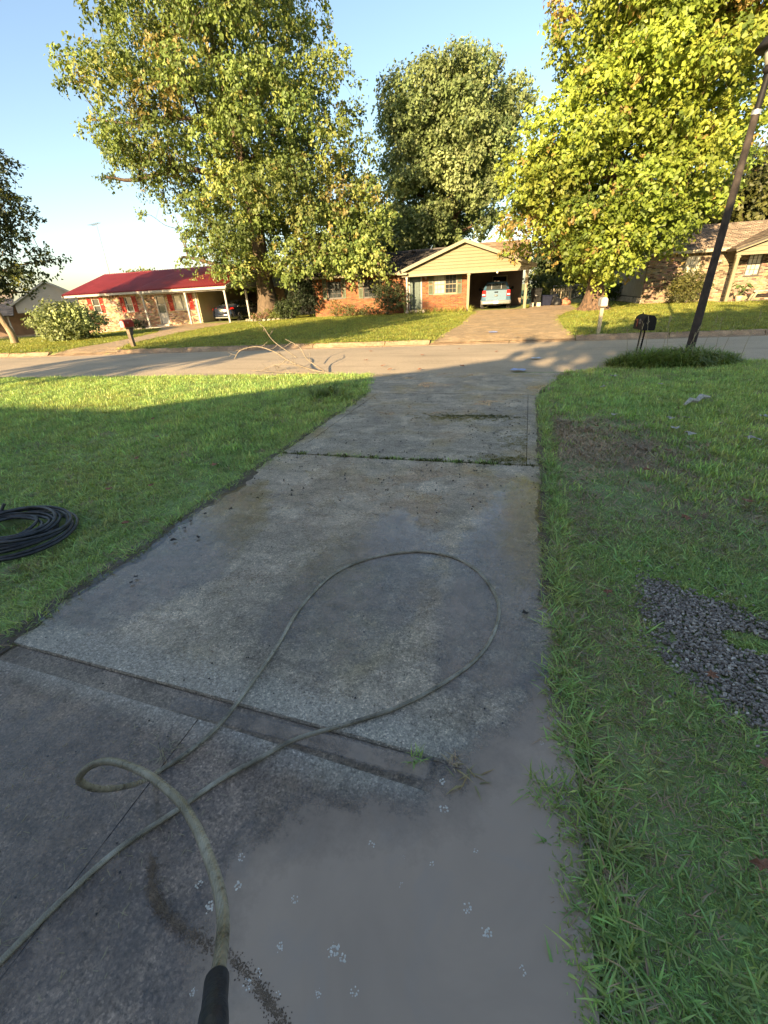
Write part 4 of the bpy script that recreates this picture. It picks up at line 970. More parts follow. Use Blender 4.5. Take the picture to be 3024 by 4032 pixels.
def right_house():
    h = empty('brick_house', (6, 29.7, 0), R(2), 'mottled tan brick house with a shingle roof and gabled porch, beyond the leaning pole', 'house')
    pal = [(.28, .21, .13), (.235, .17, .105), (.33, .255, .17), (.07, .045, .03), (.11, .07, .045)]; wt = [3, 2.6, 1.6, 1.5, 1]
    holes = [(1.8, 2.47, 1.55, 2.5), (4.62, 5.28, 1.4, 2.46)]
    brick_wall(h, 0, 9.5, .05, 2.68, 0, holes, pal, wt, singles=(3.4, 1.55, 2.2, 1.2))
    window(h, 1.8, 2.47, 1.55, 2.5, .04, 3, 2, 'pale_wood', 'glass_blind'); window(h, 4.62, 5.28, 1.4, 2.46, .04, 3, 2, 'dark_trim', 'glass_blind')
    # panel-clad side wall on a footing
    sw = MB().box(.0, .12, .2, 8.6, .6, 2.75).build('wall', MAT['panel_siding'], h)
    v = .05
    while v < 8.5:
        MB().box(-.022, -.002, v + .012, v + .4, .62, 2.74, .004).build('siding_panel', MAT['panel_siding'], sw); v += .41
    MB().box(-.03, .12, .0, 8.6, -.2, .57).build('footing', MAT['slab_pale'], h)
    MB().box(-.035, -.0, .0, 8.6, .57, .61).build('ledge', MAT['dark_trim'], h)
    MB().prism([(0, -.0, 2.7), (0, 9.0, 2.7), (0, 4.5, 4.05)], (.12, 0, 0)).build('gable_wall', MAT['panel_siding'], h)
    MB().box(0, 9.5, 8.6, 8.8, -.2, 2.7).build('wall', MAT['mortar'], h); MB().box(9.4, 9.5, .2, 8.6, -.2, 2.7).build('wall', MAT['mortar'], h)
    pr = [(.20, .155, .115), (.16, .125, .095), (.25, .195, .145), (.11, .09, .07)]
    shingle_roof(h, (-.35, -.45, 2.72), (10.2, -.45, 2.72), (-.35, 4.5, 4.16), (10.2, 4.5, 4.16), palette=pr)
    shingle_roof(h, (10.2, 9.4, 2.72), (-.35, 9.4, 2.72), (10.2, 4.5, 4.16), (-.35, 4.5, 4.16), palette=pr)
    MB().box(-.35, 3.5, -.52, -.46, 2.58, 2.72).build('fascia', MAT['pale_wood'], h); MB().box(-.3, 9.5, -.46, -.02, 2.6, 2.63).build('soffit', MAT['pale_wood'], h)
    b = MB(); b.beam((-.37, -.5, 2.66), (-.37, 4.5, 4.1), .05, .16); b.beam((-.37, 9.45, 2.66), (-.37, 4.5, 4.1), .05, .16); b.build('barge_board', MAT['pale_wood'], h)
    # gabled porch running forward
    V0 = -1.4; cu, lu, ru, ez, ap = 6.4, 3.4, 9.4, 2.56, 3.62
    gw = MB().prism([(lu + .2, V0, 2.46), (ru - .2, V0, 2.46), (cu, V0, ap - .1)], (0, .1, 0)).build('gable_wall', MAT['cream_trim'], h)
    siding(gw, 'cream_trim', lambda z: (lu + .3 + (cu - lu - .3) * max(0, (z - 2.5) / (ap - 2.6)), ru - .3 - (ru - .3 - cu) * max(0, (z - 2.5) / (ap - 2.6))), 2.47, ap - .12, V0, .2)
    b = MB(); b.beam((lu - .05, V0 - .25, ez), (cu, V0 - .25, ap), .05, .17); b.beam((ru + .05, V0 - .25, ez), (cu, V0 - .25, ap), .05, .17); b.build('barge_board', MAT['cream_trim'], h)
    MB().box(lu + .1, ru - .1, V0 - .02, V0 + .14, 2.33, 2.47).build('porch_beam', MAT['cream_trim'], h)
    shingle_roof(h, (lu - .08, V0 - .28, ez + .06), (lu - .08, 2.2, ez + .06), (cu, V0 - .28, ap + .1), (cu, 2.2, ap + .1), palette=pr)
    shingle_roof(h, (ru + .08, 2.2, ez + .06), (ru + .08, V0 - .28, ez + .06), (cu, 2.2, ap + .1), (cu, V0 - .28, ap + .1), palette=pr)
    post(h, 3.62, V0 + .06, .1, 2.33, 'cream_trim', .15); post(h, 9.2, V0 + .06, .1, 2.33, 'cream_trim', .15)
    MB().box(3.5, 9.4, V0 - .05, -.02, -.1, .26, .02).build('porch_floor', MAT['slab_pale'], h)
    b = MB(); b.lathe([(.03, 0), (.06, .05), (.05, .1)], (3.22, -.06, 2.1), 8); b.lathe([(.03, 0), (.06, .05), (.05, .1)], (3.38, -.06, 2.1), 8); b.box(3.2, 3.4, -.05, -.02, 2.1, 2.2); b.build('security_lamp', MAT['white'], h)
    MB().box(4.66, 4.92, -.003, .03, 1.42, 1.5).build('window_sticker', MAT['white'], h)
    MB().lathe([(.02, 0), (.14, .04), (.15, .13), (.03, .17)], (.3, 4.2, 4.1), 10).build('roof_vent', MAT['dark_trim'], h)
    # scrolled iron trellis under the first window
    b = MB()
    for k in range(3):
        c = 1.95 + k * .24; b.tube([(c + .11 * math.cos(a), -.1, 1.58 + .11 * math.sin(a)) for a in np.linspace(0, 6.0, 12)], .012, 5)
    b.tube([(1.8, -.1, 1.47), (2.6, -.1, 1.47)], .012, 5); b.tube([(1.8, -.1, .3), (1.8, -.1, 1.6)], .012, 5); b.tube([(2.6, -.1, .3), (2.6, -.1, 1.6)], .012, 5)
    tr = b.build('trellis', MAT['white']); tr.matrix_world = h_matrix(h); setp(tr, 'white scrolled iron trellis under the tan brick house\'s first window', 'trellis')
    # bench, potted plant, bucket on the porch edge
    def at(o): o.matrix_world = h_matrix(h) @ o.matrix_world; return o
    bn = empty('garden_bench', (0, 0, 0), 0, 'long low grey plank bench on the porch below the sticker window', 'bench'); bn.matrix_world = h_matrix(h)
    MB().box(4.85, 7.2, -1.12, -.72, .66, .74, .01).build('seat', MAT['slab_pale'], bn)
    for u in (5.0, 7.0):
        for v in (-1.05, -.8):
            MB().beam((u - .14, v, .27), (u + .02, v, .67), .09, .09).build('leg', MAT['pale_wood'], bn)
    bk = MB().lathe([(.11, 0), (.15, .28), (.16, .29), (.15, .3)], (5.9, -1.75, .22), 14).build('bucket', MAT['galv']); bk.matrix_world = h_matrix(h); setp(bk, 'galvanised bucket on the grass in front of the tan brick house', 'bucket')
    return h

def far_house():
    h = empty('sided_house', (-46, 36.3, 0), R(47), 'grey sided house with an open carport, behind the bush at the picture edge', 'house')
    cu, ap = -.1, 4.06; lu, ru, ez = -3.15, 3.1, 2.2
    def ext(z): t = max(0, (z - ez) / (ap - .05 - ez)); return (lu + (cu - lu) * t, ru + (cu - ru) * t) if z > ez else (lu, ru)
    g = MB().prism([(lu, 0, 1.52), (ru, 0, 1.52), (ru, 0, ez), (cu, 0, ap - .06), (lu, 0, ez)], (0, .12, 0)).build('gable_wall', MAT['grey_siding'], h)
    siding(g, 'grey_siding', ext, 1.54, ap - .08, 0, .15, joined=True)
    MB().box(lu, ru, -.04, .16, 1.4, 1.53).build('carport_beam', MAT['white'], h)
    b = MB(); b.beam((lu - .4, -.3, ez - .16), (cu, -.3, ap + .02), .05, .16); b.beam((ru + .4, -.3, ez - .16), (cu, -.3, ap + .02), .05, .16); b.build('barge_board', MAT['white'], h)
    pr = [(.26, .22, .19), (.22, .19, .165), (.30, .255, .22)]
    shingle_roof(h, (lu - .4, -.32, ez - .1), (lu - .4, 11, ez - .1), (cu, -.32, ap + .1), (cu, 11, ap + .1), palette=pr)
    shingle_roof(h, (ru + .4, 11, ez - .1), (ru + .4, -.32, ez - .1), (cu, 11, ap + .1), (cu, -.32, ap + .1), palette=pr)
    for u in (-4.1, -.93, 3.2): post(h, u, .06, -.9, 1.42 if u > -4 else 1.16, 'white', .13)
    shingle_roof(h, (-12, -.5, 1.25), (lu - .35, -.5, 1.25), (-12, 5.5, 3.7), (lu - .35, 5.5, 3.7), palette=pr)
    MB().box(-12, 3.3, 4.6, 4.8, -1.2, 2.2).build('wall', MAT['brown_siding'], h)
    MB().box(-2.5, -1.7, 4.5, 4.58, -.8, 1.2).build('door', MAT['tan_siding'], h)
    MB().box(2.4, 3.3, 1.5, 4.5, -1.0, 1.45).build('wall', MAT['panel_siding'], h)
    MB().box(-9, 3.3, -.1, 4.6, -1.1, -.72, .02).build('carport_floor', MAT['slab_pale'], h)
    for u, wd, hh in ((-1.75, .7, .85), (-.75, .65, .62), (.2, .7, .6)):
        c = MB().box(u, u + wd, 1.0, 1.65, -.7, -.7 + hh, .02).build('washing_machine', MAT['white']); c.matrix_world = h_matrix(h)
        MB().box(u + .05, u + wd - .05, 1.55, 1.66, -.7 + hh, -.58 + hh, .01).build('control_panel', MAT['white'], c)
        setp(c, {-1.75: 'tall white appliance in the grey house\'s carport, nearest its entrance post', -.75: 'low white appliance in the grey house\'s carport, between two others', .2: 'low white appliance in the grey house\'s carport, beside the bush'}[u], 'appliance')
    return h

def own_house():
    """the house the driveway belongs to; its gable throws the shadow across the street"""
    h = empty('gabled_house', (0, -7.5, 0), 0, 'tall gabled house behind the near driveway, throwing the pointed shadow on the street', 'house')
    MB().prism([(-8.7, 0, 0), (.45, 0, 0), (.45, 0, 3.75), (-4.13, 0, 5.15), (-8.7, 0, 3.75)], (0, .2, 0)).build('wall', MAT['cream'], h)
    MB().box(-5.2, .2, .2, .24, 0, 2.4).build('garage_door', MAT['white'], h)
    shingle_roof(h, (-9.0, .35, 3.75), (-9.0, -7, 3.75), (-4.13, .35, 5.26), (-4.13, -7, 5.26)); shingle_roof(h, (.75, -7, 3.75), (.75, .35, 3.75), (-4.13, -7, 5.26), (-4.13, .35, 5.26))
    for a, b in ((-24, -8.8), (.5, 12)):
        MB().box(a, b, -.9, -.7, 0, 2.6).build('wall', MAT['cream'], h)
        shingle_roof(h, (a, -.2, 2.5), (b, -.2, 2.5), (a, -3.4, 4.75), (b, -3.4, 4.75)); shingle_roof(h, (b, -7.5, 2.4), (a, -7.5, 2.4), (b, -3.4, 4.75), (a, -3.4, 4.75))
    return h
red_house(); centre_house(); right_house(); far_house(); own_house()

def outbuilding():
    h = empty('shed', (-17.6, 34.5, 0), R(4), 'pale grey sided shed behind the big tree\'s trunk', 'shed')
    wl = MB().box(-2.6, 1.9, 0, 3, .1, 2.5).build('wall', MAT['grey_siding'], h); siding(wl, 'grey_siding', lambda z: (-2.6, 1.9), .12, 2.5, -.01, .16)
    window(h, .5, 1.2, 1.2, 2.2, -.05, 1, 1)
    shingle_roof(h, (-2.8, -.3, 2.5), (2.1, -.3, 2.5), (-2.8, 1.5, 3.0), (2.1, 1.5, 3.0)); shingle_roof(h, (2.1, 3.3, 2.5), (-2.8, 3.3, 2.5), (2.1, 1.5, 3.0), (-2.8, 1.5, 3.0))
outbuilding()

# ------------------------------------------------------------------ vehicles
def rsec(y, hw, z0, z1, r, tw=None, n=4):
    """rounded cross-section at length y; hw half width at the bottom, tw at the top"""
    tw = hw if tw is None else tw; pts = []
    for cx, cz, a0, wd in ((1, 1, 0, tw), (-1, 1, 90, tw), (-1, 0, 180, hw), (1, 0, 270, hw)):
        for k in range(n):
            a = R(a0 + 90 * k / (n - 1)); pts.append((cx * (wd - r) + r * math.cos(a), y, (z1 - r if cz else z0 + r) + r * math.sin(a)))
    return pts
def wheel(parent, x, y, r, wd, side):
    t = MB().lathe([(r * .62, -wd / 2), (r * .95, -wd / 2), (r, -wd / 2 + .03), (r, wd / 2 - .03), (r * .95, wd / 2), (r * .62, wd / 2)], (x, y, r), 20, 'x').build('wheel', MAT['tyre'], parent)
    b = MB(); s = side; f = x + s * (wd / 2 - .02); b.lathe([(r * .62, -.02), (r * .62, .02)], (f - s * .05, y, r), 20, 'x'); b.lathe([(r * .16, -.02), (r * .14, .02)], (f + s * .005, y, r), 12, 'x')
    for k in range(5):
        a = 2 * math.pi * k / 5 + .3; b.beam((f, y, r), (f, y + r * .58 * math.cos(a), r + r * .58 * math.sin(a)), .03, .075, up=(1, 0, 0))
    b.build('rim', MAT['rim'], t)
def truck(loc, yaw):
    t = empty('pickup_truck', loc, yaw, 'light blue pickup truck parked nose-in under the cream gabled carport', 'truck')
    lo = MB().loft([rsec(.12, .86, .5, 1.13, .06, .82), rsec(.2, .9, .42, 1.13, .07, .84), rsec(1.7, .91, .4, 1.13, .07, .85), rsec(3.9, .91, .4, 1.12, .08, .84), rsec(4.7, .88, .42, 1.02, .1, .78), rsec(5.1, .8, .48, .9, .1, .72)], True, True).build('body', MAT['truck_blue'], t)
    MB().box(-.72, .72, .3, 1.55, 1.1, 1.138).build('bed_cover', MAT['bin'], t)
    MB().loft([rsec(1.58, .80, 1.08, 1.56, .07, .66), rsec(1.72, .81, 1.08, 1.6, .08, .64), rsec(3.1, .81, 1.08, 1.6, .08, .62), rsec(3.9, .80, 1.02, 1.1, .03, .74)], True, True).build('cab', MAT['truck_blue'], t)
    rg = MB(); rg.prism([(-.66, 1.572, 1.16), (.66, 1.572, 1.16), (.57, 1.565, 1.49), (-.57, 1.565, 1.49)], (0, -.012, 0)); rear = rg.build('rear_window', MAT['glass'], t)
    b = MB()
    for x in (-.3, .3): b.box(x - .012, x + .012, 1.545, 1.56, 1.17, 1.49)
    b.build('window_divider', MAT['silver'], rear)
    for s in (-1, 1):
        MB().prism([(s * .80, 1.85, 1.15), (s * .80, 3.5, 1.15), (s * .685, 3.0, 1.5), (s * .685, 1.9, 1.5)], (s * .022, 0, .004)).build('side_window', MAT['glass'], t)
        b = MB(); b.box(min(s * .62, s * .84), max(s * .62, s * .84), .085, .2, .78, 1.12, .02); lg = b.build('tail_light', MAT['lamp_red'], t)
        MB().box(min(s * .66, s * .83), max(s * .66, s * .83), .075, .1, .84, .92, .008).build('reversing_lens', MAT['lamp_white'], lg)
        m = MB(); m.box(min(s * .97, s * 1.14), max(s * .97, s * 1.14), 3.15, 3.25, 1.1, 1.28, .03); m.beam((s * .86, 3.2, 1.12), (s * 1.0, 3.2, 1.16), .05, .05); m.build('wing_mirror', MAT['bin'], t)
        MB().beam((s * .58, 1.75, 1.63), (s * .58, 3.1, 1.63), .04, .04).build('roof_rail', MAT['bin'], t)
        for y in (1.05, 4.15): wheel(t, s * .80, y, .36, .24, s)
    MB().prism([(-.62, .09, .56), (.62, .09, .56), (.62, .09, 1.12), (-.62, .09, 1.12)], (0, .05, 0)).build('tailgate', MAT['truck_blue'], t)
    MB().box(-.11, .11, .065, .1, .98, 1.05, .012).build('handle', MAT['bin'], t)
    MB().lathe([(.11, 0), (.11, .015)], (0, 0, 0), 20, 'y').build('badge', MAT['silver'], t, (0, .07, .83)).scale = (1, 1, .5)
    MB().loft([rsec(-.02, .78, .36, .53, .05), rsec(.06, .9, .34, .56, .06), rsec(.3, .93, .36, .56, .06)], True, True).build('rear_bumper', MAT['silver'], t)
    MB().box(-.15, .15, -.04, -.018, .38, .53).build('number_plate', MAT['plate'], t)
    MB().box(-.17, .17, 1.54, 1.7, 1.59, 1.645, .01).build('brake_lamp', MAT['lamp_white'], t); MB().box(-.05, .05, 1.53, 1.56, 1.6, 1.64, .006).build('brake_lens', MAT['lamp_red'], t)
    b = MB(); b.beam((-.75, 1.05, .34), (.75, 1.05, .34), .1, .1); b.box(-.3, .3, .3, .7, .26, .42); b.tube([(-.45, .05, .3), (-.45, .9, .36)], .035, 8); b.box(-.04, .04, -.08, .2, .28, .34); b.build('underbody', MAT['dark'], t)
def sedan(loc, yaw):
    t = empty('sedan', loc, yaw, 'dark navy sedan parked under the red-roofed house\'s carport', 'car')
    MB().loft([rsec(0, .74, .42, .92, .1, .66), rsec(.12, .86, .3, 1.0, .12, .74), rsec(.6, .91, .22, 1.03, .14, .78), rsec(2.4, .92, .2, .98, .14, .80), rsec(3.6, .91, .22, .93, .14, .76), rsec(4.5, .84, .26, .78, .14, .66), rsec(4.8, .68, .34, .66, .1, .5)], True, True).build('body', MAT['navy'], t)
    MB().loft([rsec(.55, .74, .92, 1.02, .03, .7), rsec(1.35, .76, .92, 1.40, .09, .58), rsec(2.2, .76, .92, 1.45, .1, .56), rsec(2.7, .76, .92, 1.42, .1, .56), rsec(3.7, .74, .88, .94, .02, .7)], True, True).build('cabin', MAT['navy'], t)
    MB().prism([(-.62, .72, 1.08), (.62, .72, 1.08), (.5, 1.25, 1.36), (-.5, 1.25, 1.36)], (0, -.02, .03)).build('rear_window', MAT['glass'], t)
    for s in (-1, 1):
        for pts in ([(1.05, 1.02), (1.75, 1.02), (1.75, 1.34), (1.45, 1.33)], [(1.82, 1.02), (3.05, 1.02), (2.6, 1.36), (1.82, 1.36)]):
            wn = MB().prism([(s * (.785 - (z - 1.0) * .5), y, z) for y, z in pts], (s * .03, 0, .005)).build('side_window', MAT['glass'], t)
        MB().beam((s * .745, 1.0, 1.02), (s * .76, 3.1, 1.0), .03, .02).build('trim_strip', MAT['chrome'], t)
        lg = MB().loft([[(s * .35, .06, .84), (s * .35, .06, .96), (s * .72, .12, .98), (s * .84, .35, .97), (s * .86, .4, .86), (s * .74, .1, .84)], [(s * .35, .02, .84), (s * .35, .02, .96), (s * .73, .06, .98), (s * .87, .3, .97), (s * .89, .36, .86), (s * .76, .05, .84)]]).build('tail_light', MAT['lamp_red'], t)
        MB().loft([rsec(0, .09, 0, .12, .03), rsec(.08, .08, .01, .11, .03)], True).build('wing_mirror', MAT['navy'], t, (s * .98, 2.85, .98))
        MB().box(min(s * .92, s * .935), max(s * .92, s * .935), 2.0, 2.18, .84, .87).build('door_handle', MAT['chrome'], t)
        for y in (.95, 3.8): wheel(t, s * .80, y, .33, .22, s)
    MB().box(-.16, .16, .0, .03, .72, .86, .006).build('number_plate', MAT['plate'], t)
    MB().loft([rsec(-.04, .7, .38, .56, .06), rsec(.1, .86, .3, .6, .1)], True, True).build('rear_bumper', MAT['navy'], t); MB().box(-.6, .6, -.03, .05, .32, .37).build('exhaust_trim', MAT['silver'], t)
    MB().box(-.3, .3, .0, .04, .88, .91).build('boot_strip', MAT['chrome'], t)
def local(house_xy, yaw, u, v): c, s = math.cos(R(yaw)), math.sin(R(yaw)); return house_xy[0] + u * c - v * s, house_xy[1] + u * s + v * c
x, y = local((-4, 29.2), 6, 2.15, .95); truck((x, y, .2), R(4))
x, y = local((-22, 26.3), 1, 1.45, 2.0); sedan((x, y, .155), R(-3))

# ------------------------------------------------------------------ trees
def in_poly_pts(poly, n, seed):
    r = np.random.default_rng(seed); P = np.array(poly); lo, hi = P.min(0), P.max(0); out = []
    while len(out) < n:
        q = r.uniform(lo, hi, (n * 2, 2)); out += list(q[pip(q[:, 0], q[:, 1], poly)])
    return np.array(out[:n])
def blobs_in(poly, n, rmax, depth, seed, voids=()):
    """clump centres (u, w, z) with radii, spread evenly through the crown's volume"""
    r = np.random.default_rng(seed); C = in_poly_pts(poly, n * 14, seed); d = poly_dist(C[:, 0], C[:, 1], poly)
    th = depth * np.sqrt(np.clip(1 - (1 - np.clip(d / (d.max() * .9), 0, 1)) ** 2, 0.02, 1)); wv = th * np.sign(r.uniform(-1, 1, len(C))) * r.random(len(C)) ** .55
    Q = np.stack([C[:, 0], wv, C[:, 1]], 1)
    for vu, vz, ru_, rz_ in voids:
        ok_ = ~((((Q[:, 0] - vu) / ru_) ** 2 + ((Q[:, 2] - vz) / rz_) ** 2 < 1) & (Q[:, 1] < depth * .25)); Q, d = Q[ok_], d[ok_]
    keep = [0]; dm = np.linalg.norm(Q - Q[0], axis=1)
    for _ in range(n - 1):
        k = int(np.argmax(dm * r.uniform(.75, 1, len(Q)))); keep.append(k); dm = np.minimum(dm, np.linalg.norm(Q - Q[k], axis=1))
    rad = np.clip(d[keep] * .75 + .22, .3, rmax) * r.uniform(.75, 1.15, n)
    return Q[keep], rad
def leaf_cloud(C, rad, total, size, pal, wts, droop, seed, up=.35, clump=9):
    r = np.random.default_rng(seed); wgt = rad ** 2.1; nsp = total // clump
    b = r.choice(len(C), nsp, p=wgt / wgt.sum()); dirv = r.normal(size=(nsp, 3)); dirv[:, 2] += .25; dirv /= np.linalg.norm(dirv, axis=1)[:, None]
    base = C[b] + dirv * (rad[b] * (.35 + .68 * r.random(nsp) ** .6))[:, None] * np.array([1, 1, .8])
    tw = dirv * np.array([1, 1, .4]) + r.normal(size=(nsp, 3)) * .4 + np.array([0, 0, -droop]); tw /= np.linalg.norm(tw, axis=1)[:, None]
    L = size * 3.2 * r.uniform(.6, 1.3, nsp)
    t = r.random((nsp, clump)); pos = (base[:, None] + tw[:, None] * (t * L[:, None])[..., None] + r.normal(size=(nsp, clump, 3)) * size * .55).reshape(-1, 3)
    out = np.repeat(dirv, clump, 0); n = len(pos)
    nm = out * .5 + r.normal(size=(n, 3)) * .5 + np.array([-.08, -.38, up]); nm /= np.linalg.norm(nm, axis=1)[:, None]
    ax = r.normal(size=(n, 3)) * .7 + np.array([0, 0, -droop * 1.2]) + out * .3; ax -= nm * (ax * nm).sum(1)[:, None]; ax /= np.linalg.norm(ax, axis=1)[:, None] + 1e-9
    sd_ = np.cross(nm, ax); s = size * r.uniform(.6, 1.25, n)[:, None]
    V = np.empty((n, 4, 3)); V[:, 0] = pos - ax * s * .5; V[:, 1] = pos - sd_ * s * .42 + nm * s * .14 - ax * s * .16; V[:, 2] = pos + ax * s * .72; V[:, 3] = pos + sd_ * s * .42 + nm * s * .14 - ax * s * .16
    i = np.arange(n)[:, None] * 4; Fc = np.concatenate([i + np.array([[0, 1, 2]]), i + np.array([[0, 2, 3]])], 1).reshape(-1, 3)
    pal = np.array(pal); wts = np.array(wts, float) / sum(wts)
    bc = r.choice(len(pal), len(C), p=wts); spc = np.where(r.random(nsp) < .55, bc[b], r.choice(len(pal), nsp, p=wts)); col = np.repeat(pal[spc], clump, 0) * r.uniform(.7, 1.3, (n, 1)) * np.repeat(r.uniform(.72, 1.28, len(C))[b], clump)[:, None]
    return V.reshape(-1, 3), Fc, np.repeat(col, 4, 0)
def tree(name, label, cat, base, poly, nb, rmax, depth, leaves, size, pal, wts, trunk_r, seed, group=None, droop=.5, bark='bark', limbs=6, fork=.3, z0=None, leafmat='leaf', up=.35, flare=1.6, face=True, lean=0, voids=(), more=()):
    bx, by = base; z = t1(bx, by) if z0 is None else z0
    t = empty(name, (bx, by, 0), 0, label, cat, group)
    d = np.array([bx, by]) / math.hypot(bx, by) if face else np.array([0, 1.0]); ux = np.array([d[1], -d[0]])
    C, rad = blobs_in(poly, nb, rmax, depth, seed, voids)
    if more: C = np.vstack([C, np.array(more)[:, :3]]); rad = np.concatenate([rad, np.array(more)[:, 3]]); nb = len(C)
    def tow(q): q = np.atleast_2d(q); return np.stack([q[:, 0] * ux[0] + q[:, 1] * d[0], q[:, 0] * ux[1] + q[:, 1] * d[1], q[:, 2]], 1)
    CW = tow(C); V, Fc, col = leaf_cloud(CW, rad, leaves, size, pal, wts, droop, seed + 1, up)
    link('crown', np_mesh('crown', V, Fc, MAT[leafmat], col), t)
    r = np.random.default_rng(seed + 2); P = np.array(poly); ztop = min(P[:, 1].max(), z + 30) * .9; cu = P[:, 0].mean()
    zf = z + (ztop - z) * fork
    spine = smooth_path([(0, 0, z - .15), (.02, 0, z + .5), (lean * .4, .05, zf * .5 + z * .5), (lean, .05, zf), (lean + (cu - lean) * .4, .2, (zf + ztop) / 2), (lean + (cu - lean) * .7, .1, ztop)], 5)
    spine = tow(np.array(spine)); zz = (spine[:, 2] - z) / max(.1, ztop - z)
    rr = trunk_r * np.clip(1 - zz * 1.05, .06, 1) * (1 + (flare - 1) * np.exp(-np.clip(spine[:, 2] - z, 0, 9) / (trunk_r * 1.6)))
    tk = MB().tube(spine, list(rr), 14)
    for k in range(7 if flare > 1.3 else 0):
        a = 2 * math.pi * k / 7 + r.uniform(-.3, .3); q = trunk_r
        tk.tube([(math.cos(a) * q * .6, math.sin(a) * q * .6, z + q * 1.2), (math.cos(a) * q * 1.3, math.sin(a) * q * 1.3, z + q * .3), (math.cos(a) * q * 2.3, math.sin(a) * q * 2.3, z - .08)], [q * .4, q * .34, q * .12], 7)
    tk.build('trunk', MAT[bark], t)
    lm = MB(); order = np.argsort(-((C[:, 0] - lean) ** 2 + C[:, 1] ** 2)); nodes = [np.array(p) for p in spine[int(len(spine) * .35):]]; nr_ = [max(.03, x) for x in rr[int(len(spine) * .35):]]
    main = []
    for i in order:
        if len(main) >= limbs: break
        if all(np.linalg.norm(CW[i] - CW[j]) > rmax * 2.2 for j in main): main.append(i)
    rest = [i for i in range(nb) if i not in main]
    for i in main + rest:
        tgt = CW[i]; N = np.array(nodes); dd = np.linalg.norm(N - tgt, axis=1) + np.clip(N[:, 2] - tgt[2] + .6, 0, 9) * 1.3
        k = int(np.argmin(dd)); a = N[k]; L = np.linalg.norm(tgt - a)
        if L < .15: continue
        r0 = min(nr_[k] * .6, .03 + L * .028); mid1 = a + (tgt - a) * .35 + np.array([0, 0, L * .1]) + r.normal(size=3) * L * .05; mid2 = a + (tgt - a) * .7 + np.array([0, 0, L * .09]) + r.normal(size=3) * L * .05
        pth = smooth_path([a, mid1, mid2, tgt], 3); rs = list(np.linspace(r0, max(.008, r0 * .25), len(pth))); lm.tube(pth, rs, 6 if i in main else 4, False)
        for p, q in zip(pth[2:], rs[2:]): nodes.append(np.array(p)); nr_.append(q)
    lm.build('branches', MAT[bark], t)
    return t

P_LEFT = [(-6.0,20.5),(-6.8,15.5),(-7.1,14.3),(-7.7,13.6),(-9.3,12.8),(-9.4,12.1),(-9.1,11.4),(-8.9,10.2),(-8.7,9.2),(-8.4,7.9),(-7.7,8.6),(-7.3,7.2),(-7.0,6.1),(-6.4,7.2),(-5.5,7.0),(-4.8,6.0),(-4.6,4.6),(-5.5,3.8),(-4.9,3.2),(-2.8,2.5),(-1.5,1.9),(0.1,1.9),(2.1,2.4),(3.6,2.0),(5.4,2.8),(7.3,2.4),(8.4,3.6),(9.0,6.5),(8.4,9.5),(7.4,11.1),(7.8,13.2),(6.9,12.9),(6.3,14.0),(5.8,16.2),(5.7,20.5)]
P_CENTRE = [(-6.2,15.4),(-5.2,15.8),(-4.1,16.7),(-3.1,16.8),(-1.1,17.2),(0.2,17.7),(1.2,17.3),(2.2,16.9),(3.3,16.0),(4.6,15.4),(6.0,14.3),(6.0,13.0),(4.8,11.7),(4.6,10.4),(4.2,8.1),(3.8,5.6),(0.7,3.9),(-3.3,3.9),(-6.1,4.6),(-6.6,8.2),(-5.8,11.5),(-6.4,13.5)]
P_RIGHT = [(-3.2,15.5),(-3.3,11.9),(-3.5,11.2),(-3.1,9.8),(-2.7,9.3),(-2.9,8.4),(-3.8,8.0),(-4.5,7.1),(-4.9,5.9),(-5.2,4.7),(-5.4,3.5),(-4.8,2.8),(-3.7,3.3),(-2.8,3.3),(-2.0,2.5),(-1.3,1.6),(-.4,1.25),(0.3,1.25),(1.1,1.4),(1.8,1.9),(2.0,2.5),(2.5,2.6),(3.3,2.4),(3.8,3.2),(4.5,3.9),(5.0,4.8),(5.4,6.7),(6.0,8.6),(6.2,10.4),(5.6,15.5)]
P_EDGE = [(-4.5,8.5),(-1.3,9.2),(0.3,9.6),(1.6,9.1),(2.4,8.4),(2.9,7.8),(2.8,7.0),(3.0,6.0),(2.4,5.4),(2.3,4.6),(3.5,4.5),(3.4,3.7),(2.5,3.3),(1.8,2.5),(1.1,2.3),(0.6,2.2),(-0.2,2.0),(-1.6,2.2),(-3.6,3.3),(-4.8,6)]
P_BR = [(-8.7,4.9),(-7.7,7.4),(-6.2,8.6),(-5.2,9.5),(-3.8,10.0),(-1.0,9.6),(1.5,7.6),(2.3,3.3),(-3,2.4),(-8,3)]
P_MID = [(-2.4,.5),(-2.6,3.3),(-1.7,5.1),(-0.1,5.8),(2.0,5.0),(3.0,2.6),(3.0,0.5)]
P_BACK = [(-7.2,2.6),(-6.0,5.4),(-2.7,6.9),(0.4,7.9),(2.8,7.2),(3.8,4.9),(3.2,2.6)]
G1 = [(.185, .24, .06), (.135, .19, .05), (.25, .28, .08), (.10, .15, .04), (.29, .24, .075)]
